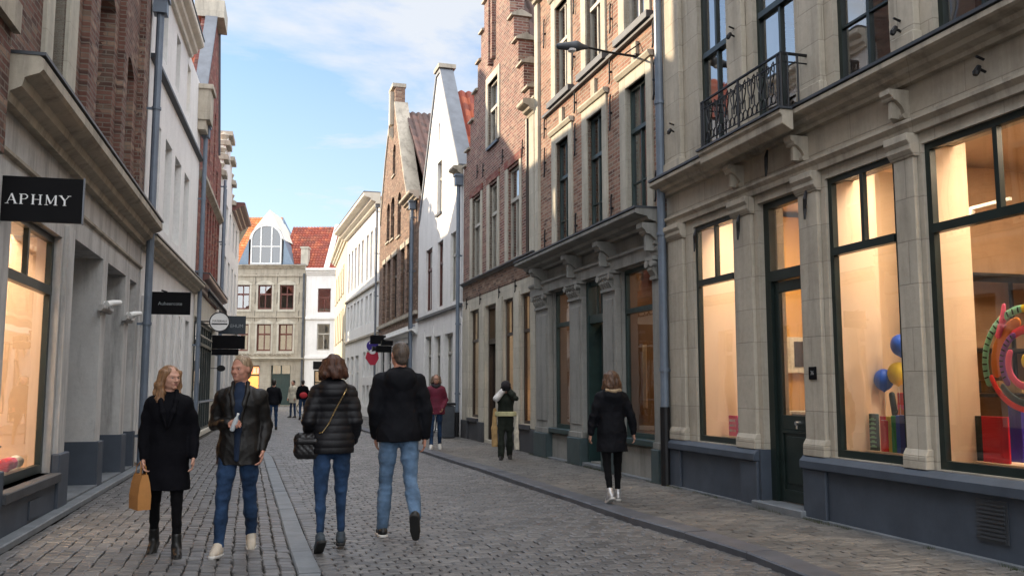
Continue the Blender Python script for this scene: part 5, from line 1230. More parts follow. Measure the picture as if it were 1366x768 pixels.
        base=folds(seed,.016*amp,(13,13,9)); fine=folds(seed+4,.006*amp,(30,30,30)); 
        d=(lambda P: base(P)+fine(P)) if q is None else quilt(q,.007,base)
        return A.build(name,mat,s.e,h=.008*s.res,disp=d)
    def hair_short(s,mat,th=.010,res=1.0):
        s.hair=mat; k=s.k; B=Body(); B.ell(s.h((0,-.018,.036)),np.array([.078+th*.3,.098+th*.3,.084+th])*k,s.Rh,.02); B.cone(s.h((0,-.05,.0)),s.h((0,-.055,-.045)),.068*k,.058*k,.02)
        B.ell(s.h((0,.118,-.002)),np.array([.080,.084,.104])*k,s.Rh,.015,sub=True); 
        for x in (-1,1): B.ell(s.h((x*.08,.028,-.045)),np.array([.05,.05,.055])*k,s.Rh,.01,sub=True)
        B.cut(s.h((0,0,-.075)),s.Rh@np.array([0,.3,-1.0]))
        return B.build('hair',mat,s.e,h=.006*s.res,disp=folds(5,.006,(70,70,30)))
    def hair_long(s,mat,length=.3,bob=False,wave=.02,side=0,part=.0,back_only=False):
        s.hair=mat; k=s.k; B=Body(); r=random.Random(11)
        B.ell(s.h((0,-.020,.032)),np.array([.086,.104,.092])*k,s.Rh,.02)
        if bob:
            B.ell(s.h((0,-.035,-.01)),np.array([.098,.095,.105])*k,s.Rh,.03); B.cone(s.h((0,-.05,-.02)),s.h((0,-.05,-.08)),.082*k,.06*k,.03)
        else:
            n=19
            for i in range(n):
                a=-.38+(math.pi+.76)*(i/(n-1)); x=.084*math.cos(a); y=-.02-.075*math.sin(a); L=length*r.uniform(.8,1.05)
                pts=[s.h((x*.9,y+.02,.05))]; 
                for t in (.25,.5,.75,1):
                    dn=s.h((x,y,0))*1.0; p=dn+np.array([x*k*.35*t+math.sin(t*7+i)*wave*k, (-.02+(.045 if i in (0,1,2,n-1,n-2,n-3) else 0))*k*t+math.cos(t*6+i*2)*wave*.6*k,-(L*t)*k]); pts.append(p)
                B.chain(pts,[.03*k,.032*k,.030*k,.024*k,.008*k],.014)
        B.ell(s.h((part,.098,-.028)),np.array([.060,.075,.100])*k,s.Rh,.02,sub=True)
        return B.build('hair',mat,s.e,h=.007*s.res,disp=folds(8,.010,(80,80,12)))
DOWN=lambda out=.12,fw=0.0: ((out,fw,-1),(out*.4,fw+.18,-1),(-1,.1,0),14)
# walking arms helper values: (upper dir(out,fwd,up)), (forearm dir), palm normal, curl
# woman in the black coat, walking to the camera, looking at her companion
P1=Person('woman with long reddish blond hair in a black knee length coat',-2.88,7.62,197,1.56,[(-9,16,-22,1),(7,6,0,2)],[((.22,.02,-1),(-.05,.30,-1),(-1,.2,0),30),((.30,-.02,-1),(.02,.28,-.96),(-1,.1,.1),22)],female=True,yaw=38,pitch=-2)
P1.body(); P1.hair_long('hair_blond',.30,wave=.018); P1.eyes(); P1.trousers('tights',.88,cuff=-.01,flare=.85); P1.shoes('shoe_black','sole_dark',high=.10)
P1.coat('wool_black',hem=.34,w=1.08,flare=.035,seed=21,amp=.8)
def lapels(p,mat,open_mat=None,V=.22,wd=.055,name='lapel'):
    k=p.k
    for sd in (1,-1):
        B=Body(); a=p.neck+np.array([sd*.062,.03,.03])*k; b=p.neck+np.array([sd*.068,.098,-.06])*k; c=p.chest+np.array([sd*.045,.150,.02])*k; d=p.chest+np.array([sd*.008,.150,-V*.55])*k
        B.chain([a,b,c,d],[.016*k,.022*k,.024*k,.008*k],.02); B.cone(p.neck+np.array([sd*.05,-.06,.03])*k,a,.018*k,.018*k,.02)
        B.build(name,mat,p.e,h=.007)
lapels(P1,'wool_black')
def held_box(): pass
def at_world(p,loc): return p.e.matrix_basis@Vector(loc)
def paper_bag(p,loc,rz):
    w=at_world(p,loc); e=empty('paper_bag',w,rz,'brown kraft paper carrier bag held by the woman in the black coat','bag')
    m=MB(); W,D,Hh=.11,.05,.28
    rings=[(-Hh,1,1),(-Hh*.6,1.02,1.05),(-Hh*.25,.97,.8),(-.0,.93,.45)]
    vs=[]; 
    for z,a,b in rings: vs+=[(-W*a,-D*b,z),(0,-D*b*1.05,z+.0),(W*a,-D*b,z),(W*a*.97,0,z),(W*a,D*b,z),(0,D*b*1.02,z),(-W*a,D*b,z),(-W*a*.97,0,z)]
    fs=[tuple(range(7,-1,-1))]+[(i*8+k,i*8+(k+1)%8,(i+1)*8+(k+1)%8,(i+1)*8+k) for i in range(3) for k in range(8)]
    m.add(vs,fs); m.build('bag_body',M['bag_brown'],e)
    h=MB()
    for y in (-.025,.025): h.tube([(-.06,y,-.01),(-.05,y*.8,.06),(0,y*.3,.10),(.05,y*.8,.06),(.06,y,-.01)],.004,6)
    h.build('handle',M['bag_brown'],e)
sh,el,wr,fd,pn,cu=P1.arm[1]; hp=wr+fd*.09; paper_bag(P1,(hp[0]+.02,hp[1]-.02,hp[2]-.035),R(130))
# man with the waxed jacket
P2=Person('sandy haired man in an open dark jacket and blue jeans holding a small bottle',-2.33,7.78,190,1.65,[(12,5,4,3),(-11,16,-22,1)],[((.20,-.12,-1),(-.58,.72,.10),(-.5,-.2,-.7),48),((.20,-.16,-1),(-.05,.40,-.90),(-1,.2,0),25)],yaw=-30,pitch=-2,skin='skin_rosy')
P2.body(); P2.hair_short('hair_sandy'); P2.eyes(); P2.trousers('jeans_blue',1.05,seed=31); P2.shoes('shoe_beige','sole_white',sz=1.05)
P2.coat('leather',hem=.16,w=1.07,flare=.015,seed=41,amp=1.3,name='jacket',armr=.98,collar=False)
def shirt_front(p,mat,x=.0,w=.055,z0=-.1):
    k=p.k; B=Body(); B.chain([p.neck+np.array([0,.055,.0])*k,p.neck+np.array([0,.105,-.08])*k,p.chest+np.array([0,.150,.0])*k,p.waist+np.array([x*.5,.142,0])*k,p.pel+np.array([x,.148,z0])*k],[.05*k,.045*k,w*.8*k,w*.55*k,w*.45*k],.03,.6)
    B.build('sweater',mat,p.e,h=.008,disp=folds(3,.008,(20,20,20)))
    B=Body(); B.cone(p.neck-p.up*.01*k,p.neck+p.up*.02*k,.066*k,.064*k,.02); B.build('sweater_collar',mat,p.e,h=.008)
shirt_front(P2,'sweater_blue'); lapels(P2,'leather',V=.45)
sh,el,wr,fd,pn,cu=P2.arm[1]; bp=wr+fd*.085+np.array([-.0,.02,-.01])
wb=at_world(P2,bp); be=empty('bottle',wb,0,'small clear bottle held in the right hand of the man in the dark jacket','bottle'); be.rotation_euler=(R(10),R(22),0)
MB().lathe([(.0,-.085),(.024,-.085),(.026,-.075),(.026,.03),(.022,.05),(.011,.075),(.011,.09)],0,0,16).build('bottle_body',M['bottle'],be,smooth=True)
MB().lathe([(.013,.09),(.013,.108),(.0,.108)],0,0,14).build('cap',M['white'],be); be.scale=(.8,.8,.8)
# woman from behind in the puffer jacket
P3=Person('auburn haired woman seen from behind in black quilted jacket with chain bag strap',-1.57,7.95,15,1.64,[(7,4,2,1),(-8,14,-34,1)],[((.22,-.12,-1),(-.02,.62,-.72),(-1,.2,0),28),((.26,-.20,-1),(-.10,.75,-.60),(-1,.2,0),28)],female=True,yaw=-6)
P3.body(); P3.hair_long('hair_auburn',.115,wave=.016); P3.eyes(); P3.trousers('jeans_blue',1.0,cuff=.10,flare=.82,seed=51); P3.shoes('shoe_grey','sole_dark')
P3.coat('nylon_black',hem=.10,w=1.10,flare=.008,seed=61,q=.062,amp=.5,name='puffer_jacket',hood=.95,armr=1.15)
def handbag(p,loc):
    w=at_world(p,loc); e=empty('handbag',w,p.e.rotation_euler.z+R(-14),'black quilted handbag on a gold chain at the hip of the auburn haired woman','handbag')
    B=Body(); 
    for x in (-.065,0,.065): 
        for z in (-.05,.04): B.ell((x,0,z),(.06,.045,.07),None,.03)
    B.build('bag_body','bag_black',e,h=.007,disp=lambda P: .004*np.abs(np.sin((P[:,0]+P[:,2])*60))*np.abs(np.sin((P[:,0]-P[:,2])*60)))
    B=Body(); B.cone((-.07,-.045,.035),(.07,-.045,.035),.028,.028,.01); B.build('flap','bag_black',e,h=.007)
    return e,w
hx=P3.pel+np.array([-.205,-.02,-.02]); hb,wb=handbag(P3,hx)
k=P3.k; path=[hx+np.array([.07,-.03,.10]),P3.pel+np.array([-.10,-.15,.10])*k,P3.waist+np.array([-.045,-.165,.02])*k,P3.chest+np.array([.02,-.175,-.04])*k,P3.chest+np.array([.085,-.165,.08])*k,P3.neck+np.array([.115,-.105,-.045])*k,P3.neck+np.array([.12,-.02,-.0])*k,P3.neck+np.array([.115,.07,-.07])*k,P3.chest+np.array([.05,.16,.0])*k]
pts=[]; 
for a,b in zip(path,path[1:]):
    L=np.linalg.norm(b-a); nn=max(2,int(L/.012))
    for i in range(nn): pts.append(a+(b-a)*i/nn)
m=MB()
hbi=hb.matrix_basis.inverted()@P3.e.matrix_basis
for i,(a,b) in enumerate(zip(pts,pts[1:])):
    a_=hbi@Vector(a); b_=hbi@Vector(b); d=(b_-a_); c_=(a_+b_)/2
    m.tube([c_-d*.7,c_+d*.7],.0062 if i%2 else .0042,5)
m.build('chain_strap',M['gold'],hb)
# tall man from behind
P4=Person('tall man seen from behind in a black hooded parka and faded jeans',-1.07,8.62,12,1.81,[(-10,40,-58,2),(6,3,0,3)],[((.26,-.05,-1),(-.0,.20,-1),(-1,.15,0),18),((.20,-.05,-1),(-.08,.35,-1),(-1,.1,0),20)],yaw=14,skin='skin_rosy')
P4.body(); P4.hair_short('hair_greybrown',.006); P4.eyes(); P4.trousers('jeans_light',1.04,seed=71,flare=1.12); P4.shoes('shoe_black','sole_white',sz=1.02,sole2='sole_dark')
P4.coat('parka_black',hem=.09,w=1.14,seed=81,amp=1.1,name='parka',hood=1.12,armr=1.1)
# woman in black coat on the right pavement
P7=Person('brown haired woman from behind in black hooded coat on the right pavement',1.18,10.75,10,1.52,[(9,4,2,1),(-9,16,-24,1)],[((.40,-.05,-1),(.18,.12,-1),(-1,.1,0),20),((.34,.02,-1),(.12,.2,-1),(-1,.1,0),20)],z=.055,female=True,yaw=8,width=1.1)
P7.body(); P7.hair_long('hair_brown',.17,wave=.012); P7.eyes(); P7.trousers('tights',.92,cuff=.04,flare=.85); P7.shoes('shoe_silver','sole_white',high=.05)
P7.coat('parka_black',hem=.28,w=1.12,flare=.03,seed=91,hood=1.05,armr=1.08)
Body().chain([P7.neck+np.array([-.08,.02,.0]),P7.neck+np.array([-.075,-.09,-.0]),P7.neck+np.array([0,-.125,-.01]),P7.neck+np.array([.075,-.09,0]),P7.neck+np.array([.08,.02,0])],[.022]*5,.02).build('fur_trim','fur',P7.e,h=.008,disp=folds(2,.012,(60,60,60)))
# woman in burgundy
P5=Person('woman in burgundy jacket, dark scarf and jeans',-1.66,19.75,186,1.60,[(8,6,0,1),(-6,10,-14,1)],[((.25,-.05,-1),(-.35,.5,-.8),(-1,.2,0),30),((.30,-.1,-1),(-.30,.55,-.75),(-1,.2,0),30)],z=.055,female=True,res=1.7,yaw=0,width=1.1)
P5.body(); P5.hair_long('hair_ash',.10,wave=.01); P5.eyes(); P5.trousers('jeans_blue',.9,cuff=.04); P5.shoes('sole_white','sole_white')
P5.coat('burgundy',hem=.13,w=1.18,flare=.02,seed=14,name='jacket')
Body().chain([P5.neck+np.array([x*.07,y,z]) for x,y,z in ((-1,-.02,.02),(-.8,.06,0),(0,.095,-.02),(.8,.06,0),(1,-.02,.02),(0,-.09,.02),(-1,-.02,.02))],[.034]*7,.03).build('scarf','scarf_dark',P5.e,h=.012)
g=MB()
for x in (-1,1): g.tube([P5.h((x*.032+.024*math.cos(t),.105,.002+.02*math.sin(t))) for t in np.linspace(0,6.28,12)],.003,5,False)
g.tube([P5.h((-.008,.108,.004)),P5.h((.008,.108,.004))],.003,5); g.build('glasses',M['glasses'],P5.e)
# woman in white hat with raised phone
P6=Person('woman in a dark cap with a white sleeve holding a phone up to her face',-.12,16.95,183,1.42,[(3,2,0,1),(-8,14,-20,1)],[((.085,.10,-.09),'ik',(0,-1,0),50),((-.085,.10,-.09),'ik',(0,-1,0),50)],z=.055,female=True,res=1.6,pitch=-12,lean=8,width=1.05)
P6.body(); P6.hair_long('hair_dark',.10,wave=.01); P6.eyes(); P6.trousers('olive_black',1.15,cuff=.04,flare=1.35); P6.shoes('shoe_black','sole_dark')
P6.coat('olive_black',hem=-.12,w=1.12,seed=17,name='jacket')
Body().chain([P6.waist-P6.sx*.06,P6.pel+P6.up*.05-P6.sx*.06],[.142,.146],.02,.86).chain([P6.waist+P6.sx*.06,P6.pel+P6.up*.05+P6.sx*.06],[.142,.146],.02,.86).cut(P6.pel+P6.up*.03,(0,0,-1)).cut(P6.waist-P6.up*.01,(0,0,1)).build('yellow_hem','plaid_yellow',P6.e,h=.012)
Body().ell(P6.h((0,-.02,.055)),(.092,.108,.085),P6.Rh).cone(P6.h((-.04,.08,.05)),P6.h((.04,.08,.05)),.03,.03,.02).cut(P6.h((0,0,.03)),-P6.Rh@np.array([0,0,1.])).build('dark_cap','scarf_dark',P6.e,h=.010)
for sd in (1,-1):
    sh,el,wr,fd,pn,cu=P6.arm[sd]; Body().cone(el+fd*(.10 if sd==-1 else .0),wr,.062,.055,.02).build('cuff','hat_white' if sd==1 else 'olive_black',P6.e,h=.012)
hd=(P6.arm[1][2]+P6.arm[-1][2])/2; wp=at_world(P6,P6.h((0,.17,.0))); pe=empty('phone',wp,P6.e.rotation_euler.z,'black phone held up by the woman in the dark cap','phone')
MB().box(-.075,.075,-.004,.004,-.036,.036).build('phone_body',M['signblack'],pe,bevel=.003); MB().lathe([(.008,-.001),(.008,.001)],.055,0,10).build('lens',M['steel'],pe)
def hanging_cloth(name,p,off,w,L,mat,label,cat):
    wl=at_world(p,off); e=empty(name,wl,p.e.rotation_euler.z,label,cat)
    Body().chain([(0,0,0),(.01,.01,-L*.5),(0,0,-L)],[w*.6,w*.85,w],.03,.55).cut((0,0,-L),(0,0,-1)).build('cloth',mat,e,h=.011,disp=folds(6,.014,(50,50,4)))
hanging_cloth('scarf',P6,P6.waist+np.array([.20,.0,.02]),.065,.68,'tan_cloth','long tan scarf hanging at the side of the woman with the phone','scarf')
hanging_cloth('tote_bag',P6,P6.waist+np.array([-.21,-.02,-.06]),.055,.66,'cream_cloth','long cream cloth bag hanging at the left arm of the woman with the phone','bag')
# far walkers
P8=Person('far man seen from behind in black jacket and dark jeans, left of the red bag',-7.95,30.2,16,1.64,[(8,5,0,2),(-8,14,-20,2)],[((.3,-.05,-1),(-.1,.4,-.9),(-1,.1,0),20)]*2,res=2.2)
P8.body(); P8.hair_short('hair_dark'); P8.trousers('jeans_dark',1.0); P8.shoes('shoe_black','sole_dark'); P8.coat('parka_black',hem=.08,w=1.12,name='jacket')
P9=Person('far person in dark clothes with a red bag on the back',-9.15,39.6,18,1.72,[(9,5,0,2),(-9,18,-24,2)],[((.3,-.05,-1),(-.1,.4,-.9),(-1,.1,0),20)]*2,res=2.4)
P9.body(); P9.hair_short('hair_dark'); P9.trousers('jeans_dark',1.0); P9.shoes('shoe_black','sole_dark'); P9.coat('wool_black',hem=.04,w=1.12,name='jacket')
wl=at_world(P9,P9.waist+np.array([.02,-.17,-.02])); e=empty('shoulder_bag',wl,P9.e.rotation_euler.z,'red bag on the back of the far walker in dark clothes','bag'); Body().ell((0,0,0),(.17,.07,.13)).build('bag_body','redbag',e,h=.015) if 'redbag' in M else None
P10=Person('far person in a pale coat, left of the one with the red bag',-10.2,42.2,150,1.72,[(2,2,0,2),(-2,2,0,2)],[((.3,-.05,-1),(-.1,.4,-.9),(-1,.1,0),20)]*2,res=2.4)
P10.body(); P10.hair_short('hair_dark'); P10.trousers('jeans_dark',1.0); P10.shoes('shoe_black','sole_dark'); P10.coat('cream_cloth',hem=.25,w=1.1)
P11=Person('fair haired person in dark coat walking beyond the couple seen from behind',-5.05,24.5,175,1.66,[(6,5,0,2),(-6,12,-20,2)],[((.3,-.05,-1),(-.1,.4,-.9),(-1,.1,0),20)]*2,res=2.0,female=True)
P11.body(); P11.hair_long('hair_ash',.12); P11.eyes(); P11.trousers('tights',.9); P11.shoes('shoe_black','sole_dark'); P11.coat('scarf_dark',hem=.2,w=1.1)
# ================================================================== SIGNS, LAMP, SHOP GOODS
def text_obj(name,s,size,parent,loc,rot,mat,align='CENTER',ext=.002,sx=1.0):
    cu=bpy.data.curves.new(name,'FONT'); cu.body=s; cu.size=size; cu.align_x=align; cu.align_y='CENTER'; cu.extrude=ext
    t=bpy.data.objects.new(name,cu); C.objects.link(t); dg=bpy.context.evaluated_depsgraph_get(); me=bpy.data.meshes.new_from_object(t.evaluated_get(dg)); bpy.data.objects.remove(t)
    o=link(name,me,M[mat],parent); o.location=loc; o.rotation_euler=rot; o.scale=(sx,1,1); return o
def serif_letters(parent,xc,z,h,y):
    """APHMY in thick-thin serif capitals built from bars"""
    m=MB(); t=.006
    def bar(x0,z0,x1,z1,w0):
        L=math.hypot(x1-x0,z1-z0); nx,nz=-(z1-z0)/L*w0/2,(x1-x0)/L*w0/2
        m.prism_y([(x0-nx,z0-nz),(x1-nx,z1-nz),(x1+nx,z1+nz),(x0+nx,z0+nz)],y-t,y)
    T=.16;t_=.05;W=.8; adv=1.16
    def ser(x,zz,w=.36): bar(x-w/2,zz,x+w/2,zz,.035)
    G={'A':[(0,0,.38,1,t_),(.38,1,.78,0,T),(.13,.36,.62,.36,.04),'s',(0,0),(.78,0)],
       'P':[(.12,0,.12,1,T),(.12,.98,.5,.98,t_),(.5,.98,.68,.85,.09),(.68,.87,.68,.64,.11),(.68,.66,.5,.5,.09),(.5,.5,.15,.48,t_),'s',(.12,0),(.12,1)],
       'H':[(.12,0,.12,1,T),(.78,0,.78,1,T*.8),(.12,.5,.78,.5,.045),'s',(.12,0),(.12,1),(.78,0),(.78,1)],
       'M':[(.1,0,.1,1,t_),(.1,1,.5,.12,T),(.5,.12,.9,1,t_),(.95,0,.95,1,T),'s',(.1,0),(.95,0)],
       'Y':[(0,1,.4,.48,T),(.8,1,.4,.48,t_),(.4,0,.4,.5,T),'s',(.4,0),(0,1),(.8,1)]}
    ws={'A':.8,'P':.75,'H':.9,'M':1.05,'Y':.8}; word='APHMY'; tot=sum(ws[c]+.34 for c in word)-.34; x=xc-tot*h/2
    for c in word:
        sf=False
        for g in G[c]:
            if g=='s': sf=True; continue
            if sf: ser_w=.34*h; bar(x+g[0]*h-ser_w/2,z+g[1]*h*.98,x+g[0]*h+ser_w/2,z+g[1]*h*.98,.045*h)
            else: bar(x+g[0]*h,z+g[1]*h,x+g[2]*h,z+g[3]*h,g[4]*h)
        x+=(ws[c]+.34)*h
    m.build('lettering',M['lettering'],parent)
def blade_sign(H,u,out0,out1,z0,z1,mat,label,cat='sign',t=.035,name='shop_sign',yaw=0):
    """board square to the wall: local frame x = outwards (to the street), seen from the camera side"""
    p=H.P(u,0,0); e=empty(name,p,H.rz,label,cat)
    return e
def sign_frame(H,u,left,label,name='shop_sign',cat='sign'):
    # x axis of the sign runs outwards for left houses and inwards for right ones, so that text reads from the camera
    rz=H.rz-R(90) if left else H.rz+R(90)
    return empty(name,H.P(u,0,0),rz,label,cat)
# left big black sign
e=sign_frame(HL1,.9,True,'large black rectangular hanging sign lettered APHMY in white at the left edge')
box('board',M['signblack'],e,.03,.69,-.02,.02,2.80,3.19); box('board_edge',M['lead'],e,.691,.70,-.021,.021,2.79,3.20); serif_letters(e,.34,2.95,.086,-.0205)
m=MB(); m.box(-.02,.06,-.012,.012,2.9,2.93); m.box(-.02,.06,-.012,.012,3.1,3.13); m.build('bracket',M['black'],e)
# second
e=sign_frame(HL2,.35,True,'black rectangular hanging sign with faint small lettering on the white shop house')
box('board',M['signblack'],e,.14,.80,-.03,.03,2.68,3.08); text_obj('lettering','Auheercote',.085,e,(.46,-.031,2.87),(R(90),0,0),'lettering_dim'); m=MB(); m.box(-.02,.14,-.012,.012,2.85,2.89); m.tube([(.4,0,3.08),(.3,0,3.11)],.015,6); m.build('bracket',M['black'],e)
# round sign
e=sign_frame(HL3,.3,True,'round white disc sign with a dark band of lettering on the left')
m=MB(); pts=[(.62+.235*math.cos(t),3.10+.235*math.sin(t)) for t in np.linspace(0,2*math.pi,33)[:-1]]; m.prism_y(pts,-.04,.04); d=m.build('disc',M['white'],e)
m=MB(); pts2=[(.62+.26*math.cos(t),3.10+.26*math.sin(t)) for t in np.linspace(0,2*math.pi,33)]
for a,b,c,d2 in zip(pts2,pts2[1:],pts+[pts[0]],pts[1:]+[pts[0]]): m.prism_y([a,b,d2,c],-.05,.05)
m.build('rim',M['black'],e); box('band',M['black'],e,.42,.82,-.047,-.041,3.03,3.06); text_obj('lettering','MATERIALS',.072,e,(.62,-.043,3.12),(R(90),0,0),'black'); box('bracket',M['black'],e,-.02,.36,-.012,.012,3.09,3.12)
e=sign_frame(HL3,1.6,True,'navy rectangular hanging sign lettered EHUM behind the round white sign')
box('board',M['signnavy'],e,.5,1.22,-.03,.03,2.86,3.36); text_obj('lettering','EHUM',.13,e,(.98,-.032,3.08),(R(90),0,0),'lettering_dim'); box('bracket',M['black'],e,-.02,.5,-.012,.012,3.1,3.13)
e=sign_frame(HL3,4.0,True,'plain black box sign below the navy one'); box('board',M['signblack'],e,.15,1.10,-.08,.08,2.55,2.95); box('board_lower',M['signblack'],e,.15,.92,-.09,.09,2.36,2.54,bevel=.01); box('bracket',M['black'],e,-.02,.15,-.012,.012,2.9,2.93)
e=sign_frame(HL3,5.9,True,'small black round lantern sign low on the left by the dark shop front'); m=MB(); m.prism_y([(.3+.13*math.cos(t),2.0+.1*math.sin(t)) for t in np.linspace(0,2*math.pi,17)[:-1]],-.05,.05); m.build('disc',M['black'],e); box('bracket',M['black'],e,-.02,.2,-.01,.01,1.99,2.01)
# right far signs
e=sign_frame(H5,1.9,False,'red shield hanging sign with blue and white disc above it on the right')
B_=MB(); B_.prism_y([(-.75,2.85),(-.3,2.85),(-.25,2.6),(-.4,2.32),(-.6,2.32),(-.8,2.6)],-.05,.05); M['signred']=plain('red_sign',(.45,.02,.05),.4,var=.1,bmp=0); M['signblue']=plain('violet_blue_sign',(.05,.03,.25),.4,var=.1,bmp=0); B_.build('shield',M['signred'],e)
m=MB(); m.prism_y([(-.52+.24*math.cos(t),3.12+.24*math.sin(t)) for t in np.linspace(0,2*math.pi,25)[:-1]],-.055,.055); m.build('disc',M['signblue'],e)
m=MB(); m.prism_y([(-.52+.15*math.cos(t),3.2+.11*math.sin(t)) for t in np.linspace(0,math.pi,13)],-.06,-.056); m.prism_y([(-.52+.14*math.cos(t),2.87+.1*math.sin(t)) for t in np.linspace(0,2*math.pi,17)[:-1]],-.06,-.052); m.build('emblem',M['lettering'],e); box('bracket',M['black'],e,-.3,.02,-.012,.012,3.08,3.11)
e=sign_frame(H5,2.9,False,'black rectangular hanging sign high beside the tall man, on the brown gable house'); box('board',M['signblack'],e,-.75,-.12,-.04,.04,3.15,3.5); box('bracket',M['black'],e,-.12,.02,-.01,.01,3.3,3.33)
e=sign_frame(H5,4.6,False,'cluster of dark camera like lantern boxes projecting from the brown gable house')
m=MB(); m.box(-.75,-.15,-.1,.1,2.75,3.0); m.box(-.55,-.1,-.12,.12,3.02,3.2); m.build('board',M['signblack'],e,bevel=.01); m=MB(); m.tube([(-.9,0,2.88),(-.75,0,2.88)],[.11,.08],12); m.build('lantern',M['black'],e); box('bracket',M['black'],e,-.15,.02,-.012,.012,2.9,2.93)
# house number plaque
e=empty('house_number',H1.P(3.44,-.052,1.53),H1.rz,'small black square house number plate on the stone pier right of the door','sign')
box('plate',M['signblack'],e,-.065,.065,-.012,0,-.065,.065,bevel=.004); text_obj('lettering','36',.06,e,(0,-.0135,0),(R(90),0,0),'lettering_dim',ext=.001)
# street lamp on its wall arm
rl=H2.rz
e=empty('wall_lamp',H2.P(5.55,0,6.44),rl,'grey street lamp on a long horizontal arm fixed to the brick wall','street lamp')
m=MB(); m.tube([(0,0,0),(0,-.10,0)],.05,10); m.tube([(0,-.05,0),(0,-.5,.02),(0,-.95,.07)],[.022,.018,.016],8); m.tube([(0,0,.22),(0,-.25,.03)],.01,6); m.tube([(-.08,-.02,.0),(.08,-.02,.0)],.03,8); m.build('arm',M['black'],e)
B=Body(); B.chain([(0,-.88,.06),(0,-1.05,.06),(0,-1.32,.03)],[.03,.075,.05],.03); B.build('lamp_head','leaddark',e,h=.012)
MB().lathe([(.07,.0),(.06,-.03),(.0,-.04)],0,-1.12,14).build('lens',M['lettering'],e)
# shop goods ---------------------------------------------------------------
def good(H,name,label,cat,x,y,z,group=None,rz=0): return empty(name,H.P(x,y,z),H.rz+rz,label,cat,group)
def book(H,x,y,z,w,h,t,mat,label,rz=0,extra=None,cat='book',group='coloured books standing in the shop windows'):
    e=good(H,'display_book',label,cat,x,y,z,group,rz); 
    box('cover',M[mat],e,0,w,0,t,0,h,bevel=.003); box('pages',M['white'],e,.004,w-.004,.006,t-.006,h-.001,h+.003) if t>.02 else None
    if extra: extra(e,w,h)
    return e
for n,c in dict(scarlet=(.8,.02,.02),magenta=(.8,.01,.2),dblue=(.04,.03,.5),red=(.85,.01,.04),red2=(.85,.03,.02),yel=(.80,.62,.02),grn=(.03,.45,.12),blu=(.02,.12,.75),nav=(.02,.04,.32),teal=(.03,.42,.36),purple=(.22,.04,.35),orange=(.8,.25,.02),pink=(.85,.1,.25),dkteal=(.02,.10,.11),mint=(.25,.65,.45)).items(): colmat(n,c)
shelf=.762
def scrib(e,w,h):
    m=MB(); r=random.Random(4)
    for row in range(3):
        x=.03; z=h*(.75-.25*row)
        while x<w-.03:
            m.tube([(x,-.003,z-.012),(x+.006,-.003,z+.02),(x+.014,-.003,z-.01)],.0022,4); x+=r.choice((.02,.026,.034))
    m.build('lettering',M['lettering'],e)
book(H1,.84,.42,shelf,.21,.26,.03,'magenta','magenta square board with white scribbled lettering in the first shop window',extra=scrib)
book(H1,1.06,.44,shelf,.14,.26,.04,'dblue','violet blue board beside the magenta one')
def zig(e,w,h):
    m=MB()
    for k in range(7): z=.03+k*(h-.05)/7; m.box(.01,w-.015,-.003,0,z,z+.014); m.box(w*.3,w*.7,-.004,-.001,z+.014,z+.026)
    m.build('stripes',M['mint'],e)
book(H1,3.69,.40,shelf,.12,.36,.03,'dkteal','dark book with pale bars, leftmost of the upright row under the balloons',extra=zig)
for i,(x,w,h,c,l) in enumerate(((3.83,.10,.34,'red','red book second from the left in the upright row under the balloons'),(3.88,.10,.30,'red2','smaller bright red book in front of the row under the balloons'),(3.95,.11,.34,'yel','yellow book in the middle of the upright row under the balloons'),(4.04,.11,.35,'grn','green book right of the yellow one in the row under the balloons'),(4.12,.11,.355,'blu','blue book right of the green one in the row under the balloons'),(4.19,.12,.36,'nav','dark navy book at the right end of the row under the balloons'))):
    book(H1,x,.42-.012*i-(.02 if i==1 else 0),shelf,w,h,.03,c,l)
def balloon(x,y,z,r,mat,label,str_=True,rx=1.15):
    e=good(H1,'balloon',label,'balloon',x,y,z,'balloons in the second large shop window')
    Body().ell((0,0,0),(r,r,r*rx)).cone((0,0,-r*rx*.8),(0,0,-r*rx*1.1),r*.25,.008,.02).build('balloon_skin',mat,e,h=.010)
    MB().tube([(0,0,-r*rx),(.01,0,-r*rx-.12),(-.01,.02,shelf-z+.02)],.003,5).build('string',M['white'],e)
balloon(3.74,.56,1.46,.095,'blu','glossy blue balloon, lower left in the window'); balloon(3.88,.62,1.52,.10,'yel','glossy yellow balloon between the two blue ones'); balloon(3.96,.60,1.80,.095,'blu','glossy blue balloon at the top, half behind the stone pier')
e=good(H1,'paper_figure','standing display figure of yellow, red, teal and pink shapes behind the books','sculpture',3.88,.70,shelf)
Body().chain([(0,0,0),(-.02,0,.25),(-.01,0,.5)],[.07,.09,.05],.04).build('figure_body','orange',e,h=.012)
Body().chain([(-.05,0,.45),(-.14,-.02,.3),(-.18,-.02,.55)],[.02,.03,.03],.01).build('ribbon','teal',e,h=.010)
box('block',M['scarlet'],e,-.03,.12,-.08,.0,.45,.57,bevel=.005); box('band',M['pink'],e,-.06,.2,-.06,.0,.40,.47,bevel=.005); box('figure_front',M['signblack'],e,.05,.16,-.05,.02,.1,.4,bevel=.01)
e=good(H1,'hanging_garland','narrow hanging garland of yellow and teal shapes behind the stone pier left of the door','decoration',1.12,.66,1.0)
for k,c in enumerate(('teal','yel','orange','teal','yel','yel')): Body().ell((.02*(-1)**k,0,.12*k),(.05,.03,.055)).build('shape',c,e,h=.010)
